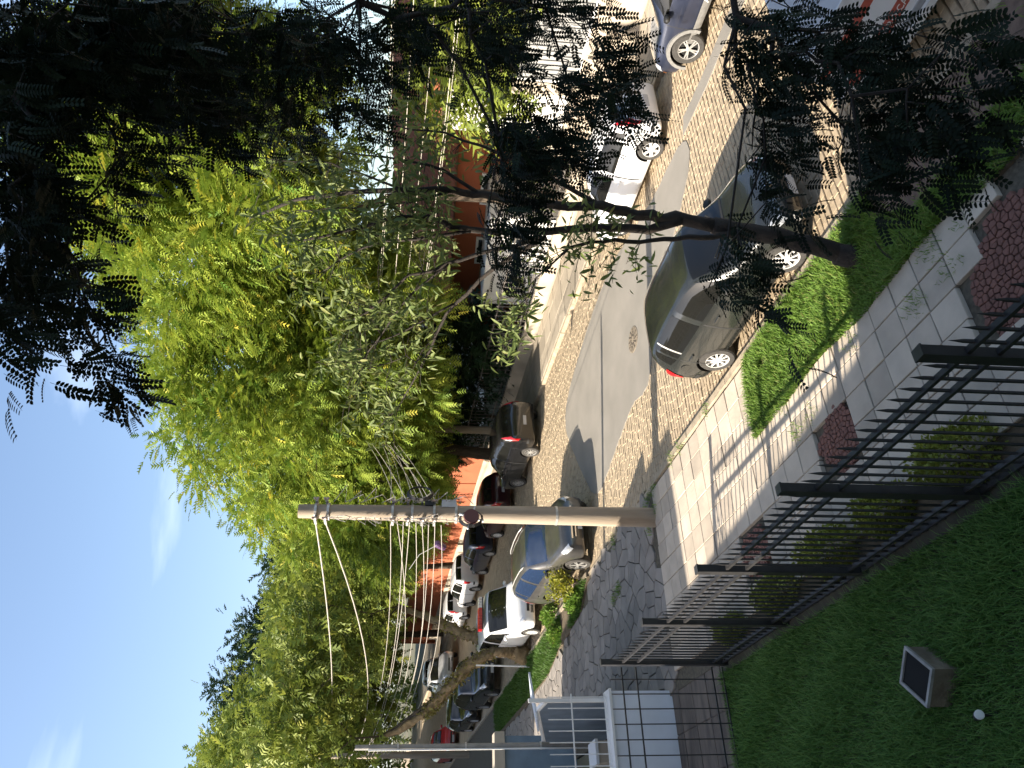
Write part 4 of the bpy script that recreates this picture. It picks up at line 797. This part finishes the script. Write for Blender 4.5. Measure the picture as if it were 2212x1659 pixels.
Mt = lambda yy, zz: Matrix.Translation(TC+RX@Vector((-1.084, yy, zz)))@(RX.to_4x4())@Matrix.Rotation(-math.pi/2, 4, 'Z')@Matrix.Rotation(math.pi/2, 4, 'X')
Mr = lambda xx, yy: Matrix.Translation(TC+RX@Vector((xx, yy, 1.266)))@(RX.to_4x4())@Matrix.Rotation(-math.pi/2, 4, 'Z')
for st, mtx, sz, mm in (('LIMESTRO CART', Mt(1.6, 0.515), 0.11, M_white), ('MESTRE', Mt(-0.2, 0.92), 0.07, M_white), ('Uso geral', Mr(0.05, 1.75), 0.34, M_trim), ('Amo esta', Mr(-0.35, 1.75), 0.26, M_trim), ('viagem', Mr(-0.65, 1.55), 0.26, M_trim)):
    o = txt('lettering', st, sz, mm, tr, mtx); o.matrix_parent_inverse = wm(tr).inverted()
for k in range(5): tb((-1.081, -0.2-0.0*k, 0.66+0.05*k), (0.006,1.1-0.1*(k % 2),0.02)).build('small_print', mat('print_blue', (0.10,0.16,0.32), 0.7, 0), tr)
b = B().tube([TC+RX@Vector(v) for v in ((-0.75,2.1,0.42),(-0.75,2.45,0.35),(-0.65,2.5,0.35),(-0.6,2.45,0.38),(-0.6,2.1,0.42))], 0.025, 6); b.build('tow_hook', M_frame, tr)
tmx, rmx, dmx = wheel_mesh(0.3, 0.18, 'cap')
for sd in (1,-1):
    for yy in (-0.5,):
        wl = put('wheel', tmx, M_tyre, tr); wl.location = TC+RX@Vector((sd*0.98, yy, 0.3)); wl.rotation_euler = (0, sd*math.pi/2, 0); put('rim', rmx, M_cap, wl, local=True)
# ================================================================ TREES
def skeleton(trunk, targets, r_tip=0.008, expo=2.3, back=0.35):
    """trunk: polyline of points; targets attach to the nearest grown node; radii from the pipe model"""
    P = [np.array(p, float) for p in trunk]; par = [-1]+list(range(len(P)-1)); dist = [0.0]
    for i in range(1, len(P)): dist.append(dist[-1]+np.linalg.norm(P[i]-P[i-1]))
    tgt = [np.array(t, float) for t in targets]; top = P[-1]; tgt.sort(key=lambda t: np.linalg.norm(t-top)); lead = max(1, len(P)//2)
    for t in tgt:
        A = np.array(P); d = np.linalg.norm(A-t, axis=1)+back*np.array(dist)*0.5; d[:lead] += 50 if len(P) > 2 else 0; j = int(np.argmin(d)); v = t-P[j]; l = np.linalg.norm(v)
        k = max(1, int(l/0.9)); prev = j
        for q in range(1, k+1):
            pnt = P[j]+v*q/k+(RG.normal(0, 0.05*min(l, 2), 3) if q < k else 0)+np.array([0,0,0.06*l*math.sin(math.pi*q/k)])
            P.append(pnt); par.append(prev); dist.append(dist[prev]+l/k); prev = len(P)-1
    n = len(P); cnt = np.zeros(n); ch = [0]*n
    for i in range(1, n): ch[par[i]] += 1
    for i in range(n-1, 0, -1):
        if ch[i] == 0: cnt[i] += 1
        cnt[par[i]] += cnt[i]
    rad = r_tip*np.maximum(cnt, 1)**(1/expo); return np.array(P), par, rad
def limb_mesh(name, P, par, rad, r_base=None, trunk_n=0, nside=6):
    V, F = [], []
    if r_base:
        for i in range(trunk_n): rad[i] = max(rad[i]*0.6, r_base*(1-0.5*i/max(1, trunk_n-1)))
    for i in range(1, len(P)):
        a, b_ = P[par[i]], P[i]; d = b_-a; l = np.linalg.norm(d)
        if l < 1e-5: continue
        d = d/l; x = np.cross(d, [0.31,0.2,0.93]); x /= np.linalg.norm(x)+1e-9; y_ = np.cross(d, x); ra = min(rad[par[i]], rad[i]*1.35) if par[i] >= trunk_n else rad[par[i]]*(1.0 if i < trunk_n else 0.6); rb = rad[i]; ra = max(ra, rb); n = nside if rb > 0.02 else 4; k = len(V)
        for p_, r_ in ((a-d*ra*0.2, ra), (b_, rb)):
            for q in range(n): t = 2*math.pi*q/n; V.append(tuple(p_+(x*math.cos(t)+y_*math.sin(t))*r_))
        F += [(k+q, k+(q+1) % n, k+n+(q+1) % n, k+n+q) for q in range(n)]
    bb = B(); bb.v = V; bb.f = F; return bb.mesh(name, smooth=True)
M_bark = mat('bark', (0.10,0.075,0.05), 0.95, 0.4, 6, 0.8, col2=(0.045,0.033,0.024), stretch=(3,3,0.6)); M_barkdark = mat('bark_dark', (0.03,0.023,0.018), 0.95, 0.4, 9, 0.8); M_barktan = mat('bark_tan', (0.30,0.21,0.11), 0.95, 0.45, 7, 0.8, col2=(0.13,0.09,0.045))
FR_big = frond_tri(4, 0.44, 0.17, 0.34); FR_mid = frond_tri(3, 0.5, 0.24, 0.25)
def blob_targets(blobs, n, shell=0.55):
    out = []; wts = np.array([b[3]*b[4]*b[5] for b in blobs])**(2/3); wts /= wts.sum()
    while len(out) < n:
        k = RG.choice(len(blobs), p=wts); c = np.array(blobs[k][:3]); r = np.array(blobs[k][3:6]); d = RG.normal(size=3); d /= np.linalg.norm(d); q = RG.uniform(shell, 1.0)
        if d[2] < -0.55 and RG.random() < 0.6: continue
        out.append(c+d*r*q)
    return out
def crown_tree(name, label, base, trunk_top, blobs, ntar, nfr, size, ma, bark, r_base, fr=FR_big, sig=0.55, group=None, cat='tree', hang=0.3, tip=0.01, shell=0.55, extra_trunk=None):
    t = thing(name, label, cat, base, group); base = np.array(base); tt = np.array(trunk_top); tr_ = [base-np.array([0,0,0.2])]+([np.array(q) for q in extra_trunk] if extra_trunk else [base+(tt-base)*0.35+RG.normal(0, 0.08, 3), base+(tt-base)*0.7+RG.normal(0, 0.08, 3)])+[tt]
    tg = blob_targets(blobs, ntar, shell); P, par, rad = skeleton(tr_, tg, tip); put('trunk', limb_mesh('trunk', P, par, rad, r_base, len(tr_)), bark, t)
    cen = np.mean([np.array(b[:3]) for b in blobs], 0); T = np.array(tg); per = RG.integers(0, len(T), nfr); off = RG.normal(0, sig, (nfr,3))*np.array([1,1,0.75]); pos = T[per]+off
    bc = np.array([b[:3] for b in blobs]); k = np.argmin(np.linalg.norm(pos[:,None]-bc[None], axis=2), 1); out = pos-bc[k]; out /= np.linalg.norm(out, axis=1, keepdims=True)+1e-6
    d = off/sig*0.75+out*0.7+RG.normal(0, 0.35, (nfr,3)); d[:,2] -= hang; V, F, R_ = scatter(fr[0], fr[1], pos, rot_frames(d, RG.normal(0, 0.35, nfr)), RG.uniform(0.7,1.3,nfr)*size, np.clip(RG.normal(0.5, 0.22, nfr)+0.25*(RG.random(len(T))[per]-0.5)*2*0.6, 0, 1))
    put('crown', np_mesh('crown', V, F, R_), ma, t); return t
M_bright = leafmat('bright_leaf', (0.10,0.19,0.03), (0.36,0.42,0.06), (0.58,0.50,0.07), transl=0.3)
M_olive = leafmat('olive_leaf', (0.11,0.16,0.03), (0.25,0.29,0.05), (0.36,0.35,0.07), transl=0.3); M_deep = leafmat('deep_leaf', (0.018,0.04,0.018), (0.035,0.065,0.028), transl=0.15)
g = gz
crown_tree('shade_tree', 'broad bright yellow green feathery tree on the far pavement above the black suv', (17.4,31.5,g(31.5)), (17.6,31.2,g(31.5)+4.6),
  [(17.5,29.8,g(30)+8.0,5.8,5.6,4.7),(17.0,25.0,g(25)+9.2,5.5,4.4,5.2),(17.2,33.6,g(34)+6.2,4.6,3.0,3.8),(15.6,29.0,g(29)+5.6,4.4,5.0,2.6),(15.8,33.0,g(33)+5.2,3.6,3.2,2.3),(18,24,g(24)+6.6,4.4,4.2,3.2)], 1000, 80000, 0.40, M_bright, M_bark, 0.34, sig=0.36, shell=0.7)
crown_tree('shade_tree', 'tall yellow green feathery tree rising above the white house roofs', (20.6,18.6,g(18.6)), (20.4,18.8,g(18.6)+6.5),
  [(20.0,19.5,g(19)+12.0,5.0,4.8,4.6),(19.6,15.6,g(15)+12.6,4.4,4.2,4.2),(19.2,21.8,g(22)+8.8,3.8,3.2,3.2),(18.6,15.0,g(15)+9.4,3.4,2.8,2.2)], 700, 54000, 0.40, M_bright, M_bark, 0.30, sig=0.36, hang=0.3, shell=0.7)
crown_tree('street_tree', 'olive green tree with open crown beside the terracotta wall', (17.6,45.8,g(45.8)), (17.4,46,g(46)+4.2),
  [(16.5,46.0,g(46)+7.6,5.5,5.5,3.8),(17,41.8,g(42)+6.8,4.4,3.6,3.2),(13.6,48,g(48)+8.2,4.6,5,3.2)], 420, 24000, 0.5, M_olive, M_bark, 0.24, FR_mid, 0.5, hang=0.2)
crown_tree('street_tree', 'big olive green tree filling the head of the street on the far side', (17.6,60,g(60)), (17.4,60,g(60)+5.5),
  [(16.8,60,g(60)+7.8,7.0,7.0,4.6),(12.5,62,g(62)+8.4,5.5,6,4.6),(19,66,g(66)+8.4,6,6,4.4)], 420, 24000, 0.62, M_olive, M_bark, 0.30, FR_mid, 0.6, hang=0.2)
crown_tree('street_tree', 'tall sunlit olive tree on the near verge far up the street', (6.6,62,g(62)), (7.2,62,g(62)+6),
  [(8.5,62,g(62)+10.8,6,7,5.4),(11.5,70,g(70)+12,6.5,7,6.0),(6.5,74,g(74)+13,6,7,6.4)], 400, 22000, 0.68, M_olive, M_bark, 0.30, FR_mid, 0.62, hang=0.2)
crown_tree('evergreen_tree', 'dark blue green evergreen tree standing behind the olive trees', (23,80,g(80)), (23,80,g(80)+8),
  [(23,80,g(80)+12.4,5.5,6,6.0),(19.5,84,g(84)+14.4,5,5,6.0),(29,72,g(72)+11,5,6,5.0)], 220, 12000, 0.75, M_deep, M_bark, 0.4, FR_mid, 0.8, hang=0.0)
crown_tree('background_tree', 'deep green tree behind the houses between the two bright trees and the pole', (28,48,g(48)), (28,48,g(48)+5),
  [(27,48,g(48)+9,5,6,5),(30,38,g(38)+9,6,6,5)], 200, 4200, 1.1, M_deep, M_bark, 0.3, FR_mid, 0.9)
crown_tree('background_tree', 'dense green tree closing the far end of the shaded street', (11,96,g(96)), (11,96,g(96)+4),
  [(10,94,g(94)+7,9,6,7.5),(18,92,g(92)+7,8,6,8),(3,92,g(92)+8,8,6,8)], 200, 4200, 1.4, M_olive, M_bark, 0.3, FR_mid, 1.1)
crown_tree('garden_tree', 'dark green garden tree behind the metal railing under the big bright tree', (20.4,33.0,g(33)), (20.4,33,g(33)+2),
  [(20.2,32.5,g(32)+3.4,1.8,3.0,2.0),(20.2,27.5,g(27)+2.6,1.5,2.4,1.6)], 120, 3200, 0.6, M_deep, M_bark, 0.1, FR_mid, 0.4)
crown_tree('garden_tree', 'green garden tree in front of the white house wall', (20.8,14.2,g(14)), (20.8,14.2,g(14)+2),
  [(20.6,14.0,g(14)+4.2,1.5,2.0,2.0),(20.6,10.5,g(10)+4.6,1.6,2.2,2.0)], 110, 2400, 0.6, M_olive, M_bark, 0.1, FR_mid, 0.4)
# ---- leaning forked tree on the near verge
def px_path(pts, n0, s0=None): return [np.array(onS(x, y, s)) for x, y, s in pts]
ft = thing('forked_tree', 'leaning tan barked tree forking low above the shaded verge', 'tree', tuple(G(1150,1428)))
def dense(pts, rs, k=6):
    P_, R_ = [], []
    for i in range(len(pts)-1):
        for q in range(k): t = q/k; P_.append(np.array(pts[i])*(1-t)+np.array(pts[i+1])*t+RG.normal(0, 0.015, 3)); R_.append((rs[i]*(1-t)+rs[i+1]*t)*RG.uniform(0.9,1.12))
    P_.append(np.array(pts[-1])); R_.append(rs[-1]); return P_, R_
b = B()
b.tube(*dense([np.array(onS(1165,1430,28.6)), np.array(onS(1120,1412,28.6)), np.array(onS(1092,1398,28.7))], [0.36,0.30,0.27]), 12)
b.tube(*dense([np.array(onS(1100,1402,28.6)), np.array(onS(1060,1388,28.9)), np.array(onS(1010,1372,29.4)), np.array(onS(950,1345,30.2)), np.array(onS(860,1310,31.5))], [0.26,0.21,0.19,0.15,0.10]), 10)
b.tube(*dense([np.array(onS(1105,1408,28.6)), np.array(onS(1070,1405,28.7)), np.array(onS(1020,1432,29.0)), np.array(onS(965,1490,29.6)), np.array(onS(915,1545,30.4)), np.array(onS(830,1590,31.5))], [0.24,0.21,0.20,0.18,0.14,0.09]), 10)
me = b.mesh('trunk', smooth=True)
for v in me.vertices: v.co += Vector(RG.normal(0, 0.03, 3))
put('trunk', me, M_barktan, ft)
tips = [np.array(onS(860,1310,31.5)), np.array(onS(830,1590,31.5))]; c1 = np.array(onS(690,1420,31)); c2 = np.array(onS(660,1590,32)); tg = blob_targets([(c1[0],c1[1],c1[2],3.0,3.6,2.4),(c2[0],c2[1],c2[2],2.6,3.4,3.0)], 170, 0.4)
P, par, rad = skeleton([np.array(onS(1010,1372,29.4)), tips[0]], tg[:85], 0.008); put('branches', limb_mesh('branches', P, par, rad, 0.09, 2), M_bark, ft)
P, par, rad = skeleton([np.array(onS(965,1490,29.6)), tips[1]], tg[85:], 0.008); put('branches', limb_mesh('branches', P, par, rad, 0.09, 2), M_bark, ft)
T = np.array(tg); n_ = 3600; per = RG.integers(0, len(T), n_); pos = T[per]+RG.normal(0, 0.5, (n_,3)); d = RG.normal(0, 1, (n_,3)); d[:,2] -= 0.3
V, F, R_ = scatter(FR_mid[0], FR_mid[1], pos, rot_frames(d, RG.normal(0, 0.7, n_)), RG.uniform(0.6,1.1,n_)*0.55, RG.random(n_)); put('crown', np_mesh('crown', V, F, R_), M_olive, ft)
# ivy clinging to the forked trunk
ivp = []
for A_, B_, n_ in ((onS(1120,1412,28.6),onS(1060,1388,28.9),300),(onS(1070,1405,28.7),onS(1020,1432,29.0),220),(onS(1020,1432,29.0),onS(965,1490,29.6),420),(onS(965,1490,29.6),onS(915,1545,30.4),360),(onS(1060,1388,28.9),onS(950,1345,30.2),380)):
    q = RG.random(n_)**0.9; d = RG.normal(0, 1, (n_,3)); d /= np.linalg.norm(d, axis=1, keepdims=True); ivp.append(np.array(A_)+(np.array(B_)-np.array(A_))*q[:,None]+d*RG.uniform(0.17,0.32,n_)[:,None])
pos = np.concatenate(ivp); n_ = len(pos); V, F, R_ = scatter(leafT, leafF, pos, rot_frames(RG.normal(0, 1, (n_,3)), RG.uniform(0, 6, n_)), RG.uniform(0.6,1.3,n_)*0.13, RG.random(n_)); put('ivy', np_mesh('ivy', V, F, R_), leafmat('ivy_leaf', (0.14,0.12,0.03), (0.30,0.26,0.07), (0.38,0.30,0.12), transl=0.3), ft)
# ---- young shrub with yellow leaves by the grey suv, white stake
ys_ = thing('sapling', 'young sapling with yellow green leaves staked beside the grey suv', 'sapling', tuple(G(1262,1255)))
b0 = np.array(G(1262,1255)); b = B(); tipsl = []
for q in range(9): a = q*0.7; e = b0+np.array([0.4*math.cos(a)*random.uniform(0.5,1), 0.5*math.sin(a)*random.uniform(0.5,1.2), random.uniform(0.5,0.95)]); b.tube([b0+np.array([0,0,0.1]), (b0+e)/2+np.array([0,0,0.25]), e], [0.018,0.012,0.006], 5); tipsl.append(e)
b.tube([b0, b0+np.array([0.02,0,0.6])], [0.03,0.02], 6); b.build('stem', M_bark, ys_)
T = np.array(tipsl); n_ = 900; pos = T[RG.integers(0, len(T), n_)]+RG.normal(0, 0.13, (n_,3)); V, F, R_ = scatter(leafT*np.array([1,0.8,1]), leafF, pos, rot_frames(RG.normal(0, 1, (n_,3)), RG.uniform(0, 6, n_)), RG.uniform(0.7,1.3,n_)*0.11, RG.random(n_)); put('crown', np_mesh('crown', V, F, R_), leafmat('yellow_leaf', (0.16,0.19,0.02), (0.33,0.30,0.03), transl=0.4), ys_)
for k, (x_, y_, s_) in enumerate(((1255,1300,0.5),(1212,1370,0.45),(1200,1330,0.5))):
    q = G(x_, y_); t = thing('bush', ['low green bush on the verge behind the sapling','bright green bush at the sunny end of the verge','yellow tipped bush on the verge next to the white van'][k], 'bush', tuple(q)); V, F, R_ = ball_leaves((q.x,q.y,q.z+0.08), (s_*0.7,s_*1.2,s_*0.8), 1400, 0.09); put('foliage', np_mesh('foliage', V, F, R_), M_verge, t)
    bb = B()
    for a in range(5): bb.tube([(q.x,q.y,q.z), (q.x+0.25*math.cos(a*1.3),q.y+0.3*math.sin(a*1.3),q.z+0.4)], [0.012,0.006], 5)
    bb.build('stem', M_bark, t)
stk = thing('white_stake', 'thin white stake leaning by the forked tree', 'stake', tuple(G(1150,1435)))
B().tube([G(1150,1440), onS(1030,1437,G(1150,1440).y)], 0.03, 6).build('rod', M_white, stk); B().lathe([(0.03,0),(0.04,0.02),(0,0.04)], 8, Matrix.Translation(onS(1030,1437,G(1150,1440).y))).build('cap', M_frame, stk)
# ---- slim street tree on the verge in front of us
M_slim = leafmat('slim_leaf', (0.09,0.13,0.035), (0.19,0.23,0.07), (0.28,0.27,0.09), transl=0.3)
st = thing('slim_tree', 'slim dark trunked tree with long narrow leaves on the grass verge', 'tree', (6.82,6.83,g(6.83)+0.1))
def nn(x, y, n=7.1): return np.array(onN(x, y, n))
paths = [([(1868,562,6.82),(1790,541,6.9),(1700,520,7.02),(1620,503,7.12),(1540,487,7.2)], 0.135, 0.11),
 ([(1540,487,7.2),(1460,472,7.25),(1380,462,7.3),(1301,446,7.3),(1188,440,7.3),(1043,423,7.35),(980,411,7.4),(870,410,7.5),(759,414,7.6),(640,430,7.7),(540,470,7.8)], 0.09, 0.018),
 ([(1470,475,7.22),(1400,497,7.15),(1301,490,7.1),(1180,501,7.0),(1016,499,7.0),(965,482,7.0),(926,472,7.0),(840,472,6.9),(759,497,6.9),(650,520,6.8)], 0.07, 0.014),
 ([(1600,500,7.1),(1540,511,7.0),(1460,514,6.9),(1380,521,6.8),(1300,520,6.7),(1230,535,6.6)], 0.045, 0.02),
 ([(1170,506,7.0),(1114,533,6.9),(1048,543,6.8),(967,572,6.7),(886,597,6.6),(808,663,6.5),(759,693,6.4)], 0.038, 0.010),
 ([(1180,511,7.0),(1065,580,6.8),(980,656,6.7),(942,727,6.6),(911,792,6.5),(858,885,6.4),(827,915,6.4)], 0.036, 0.007),
 ([(1016,499,7.0),(943,511,6.9),(825,521,6.9),(759,548,6.8),(690,590,6.8)], 0.028, 0.008),
 ([(1230,535,6.6),(1160,600,6.5),(1130,690,6.4),(1090,760,6.3)], 0.016, 0.006),
 ([(1301,446,7.3),(1200,390,7.5),(1080,330,7.7),(960,290,7.9),(850,270,8.0)], 0.035, 0.008),
 ([(1043,423,7.35),(960,370,7.6),(850,340,7.8),(740,330,7.9)], 0.028, 0.007), ([(980,411,7.4),(880,440,7.3),(760,450,7.2),(640,455,7.2)], 0.02, 0.006), ([(870,410,7.5),(780,375,7.7),(680,350,7.8),(560,340,7.9)], 0.018, 0.006),
 ([(967,572,6.7),(880,640,6.5),(800,760,6.3),(760,840,6.3)], 0.018, 0.005), ([(980,656,6.7),(900,700,6.5),(820,740,6.4),(740,760,6.4)], 0.016, 0.005), ([(911,792,6.5),(880,770,6.4),(830,790,6.4),(760,800,6.4)], 0.012, 0.004), ([(1188,440,7.3),(1150,400,7.5),(1160,330,7.7)], 0.02, 0.007)]
b = B(); tips = []
for pts, r0, r1 in paths:
    P3 = [nn(*q) for q in pts]; n_ = len(P3); fine = []
    for i in range(n_-1):
        for q in range(3): fine.append(P3[i]+(P3[i+1]-P3[i])*q/3+RG.normal(0, 0.012, 3)*(i > 0))
    fine.append(P3[-1]); rr = [r0+(r1-r0)*(i/(len(fine)-1))**0.8 for i in range(len(fine))]; b.tube(fine, rr, 9 if r0 > 0.05 else 6)
    if r0 < 0.09:
        for i, p_ in enumerate(fine):
            if i > len(fine)*(0.45 if r0 > 0.03 else 0.2): tips.append(p_)
root_flare = nn(1868,562,6.82)
b.tube([(6.79,6.83,g(6.83)+0.0), (6.82,6.83,g(6.83)+0.12), (6.85,6.83,g(6.83)+0.35)], [0.22,0.16,0.135], 10)
tw = []
T = np.array(tips)
for k in range(330):
    p_ = T[RG.integers(0, len(T))]; d = RG.normal(0, 1, 3); d[2] = abs(d[2])*0.5; d /= np.linalg.norm(d); e = p_+d*RG.uniform(0.25,0.8); b.tube([p_, (p_+e)/2+np.array([0,0,0.04]), e], [0.006,0.004,0.003], 4); tw.append((p_+e)/2); tw.append(e); tw.append(e)
b.build('trunk', M_barkdark, st, smooth=True)
T = np.array(tw); n_ = 3600; pos = T[RG.integers(0, len(T), n_)]+RG.normal(0, 0.09, (n_,3)); d = RG.normal(0, 1, (n_,3)); d[:,2] -= 0.55
lanT = np.array([(0,0,0),(0.3,0.13,0.03),(0.65,0.11,0.0),(1,0,-0.12),(0.65,-0.11,0.0),(0.3,-0.13,0.03)]); lanF = np.array([(0,1,2,3),(0,3,4,5)])
V, F, R_ = scatter(lanT, lanF, pos, rot_frames(d, RG.normal(0, 0.9, n_)), RG.uniform(0.7,1.3,n_)*0.15, RG.random(n_)); put('crown', np_mesh('crown', V, F, R_), M_slim, st)
# ---- overhanging dark pinnate tree in the building's shade (trunk just outside the right edge)
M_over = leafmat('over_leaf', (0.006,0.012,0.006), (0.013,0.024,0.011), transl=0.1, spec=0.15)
ot = thing('overhanging_tree', 'dark tree with small oval pinnate leaves hanging over the street in the shade', 'tree', (6.5,0.9,g(0.9)))
ell = [(40,120,70,150,60,5.0,6.6),(40,330,60,140,50,4.8,6.4),(50,540,45,120,30,4.6,6.0),(20,680,45,90,14,4.4,5.4),(190,120,90,130,66,5.2,7.4),(330,100,110,120,60,5.2,7.6),(450,110,110,130,54,5.4,7.6),(330,240,110,70,14,5.6,7.4),(480,250,90,60,16,5.6,7.4),(620,100,90,120,38,5.8,7.8),(640,250,70,50,9,6,7.6),(760,90,80,100,26,6,7.8),(780,230,60,50,8,6,7.6),(880,60,60,80,16,6,7.8),(1010,60,90,80,22,5.8,7.8),(1110,60,70,80,18,5.6,7.6),(1170,30,40,40,5,5.6,7.4),(1290,60,30,60,4,5.4,6.4),(1150,290,95,60,30,5.4,6.8),(1100,330,70,50,14,5.4,6.8),(1230,210,50,80,12,5.4,6.8),(1080,430,26,90,12,5.2,6.4),(1060,520,20,60,6,5.2,6.2),(1290,130,40,60,8,5.4,6.6),(1340,210,35,50,6,5.2,6.2),
 (1590,90,40,100,12,4.8,6.2),(1680,100,55,110,13,4.7,6.0),(1790,120,60,100,13,4.6,5.8),(1870,100,45,60,6,4.5,5.6),(1640,230,45,60,9,4.7,5.8),(1640,340,35,50,6,4.7,5.6),(1860,250,55,50,8,4.5,5.5),(1840,330,35,60,7,4.5,5.4),(1880,410,22,40,3,4.5,5.2),(1960,200,50,70,6,4.4,5.2),(2000,340,50,60,6,4.3,5.0),(2110,150,60,100,7,4.2,5.0),(2040,90,40,60,3,4.3,5.2),(1580,520,22,40,3,4.5,5.4),(1545,620,20,50,3,4.5,5.3),(1610,610,22,60,3,4.5,5.3),(1680,690,14,30,1,4.5,5.1),(1650,440,22,30,2,4.6,5.4),
 (140,600,35,40,5,4.5,5.4),(180,670,22,40,4,4.5,5.2),(215,740,18,40,4,4.5,5.1),(250,800,15,35,3,4.5,5.1),(90,480,60,60,7,4.8,5.8),(230,420,50,60,5,5.2,6.2),(240,330,40,60,5,5.2,6.4)]
tg = []
for cx, cy, rx, ry, n_, d0, d1 in ell:
    for k in range(n_):
        a = RG.uniform(0, 6.283); q = math.sqrt(RG.random()); p_ = onD(cx+rx*q*math.cos(a), cy+ry*q*math.sin(a), RG.uniform(d0, d1)); tg.append(np.array(p_))
trk = [np.array((6.5,0.9,g(0.9)-0.2)), np.array((6.4,1.0,2.2)), np.array((6.2,1.3,4.6)), np.array((5.9,1.7,6.4)), np.array((5.6,2.2,8.4))]
P, par, rad = skeleton(trk, tg, 0.0035, 2.1, back=0.5); put('trunk', limb_mesh('trunk', P, par, rad, 0.16, 5), M_barkdark, ot)
FR_ov = frond(8, 0.20, 0.085, 0.30, 0.35, 2, 1.05); allp, alld = [], []
cen = np.array((6.2,1.3,5.5))
for t_ in tg:
    o_ = t_-cen; o_ /= np.linalg.norm(o_); tw_d = o_*0.7+np.array([0,0,-0.75])+RG.normal(0, 0.35, 3); tw_d /= np.linalg.norm(tw_d); n_ = 9; L_ = RG.uniform(0.25,0.5)
    for k in range(n_):
        p_ = t_+tw_d*L_*(k/n_-0.2)+RG.normal(0, 0.03, 3); s_ = RG.normal(0, 1, 3); s_ -= tw_d*(s_@tw_d); s_ /= np.linalg.norm(s_); allp.append(p_); alld.append(tw_d*0.6+s_*0.9+np.array([0,0,-0.2]))
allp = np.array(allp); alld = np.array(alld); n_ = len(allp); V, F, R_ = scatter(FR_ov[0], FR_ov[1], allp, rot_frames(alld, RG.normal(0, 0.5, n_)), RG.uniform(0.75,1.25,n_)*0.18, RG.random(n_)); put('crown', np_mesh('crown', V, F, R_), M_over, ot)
print('overhang fronds', n_)
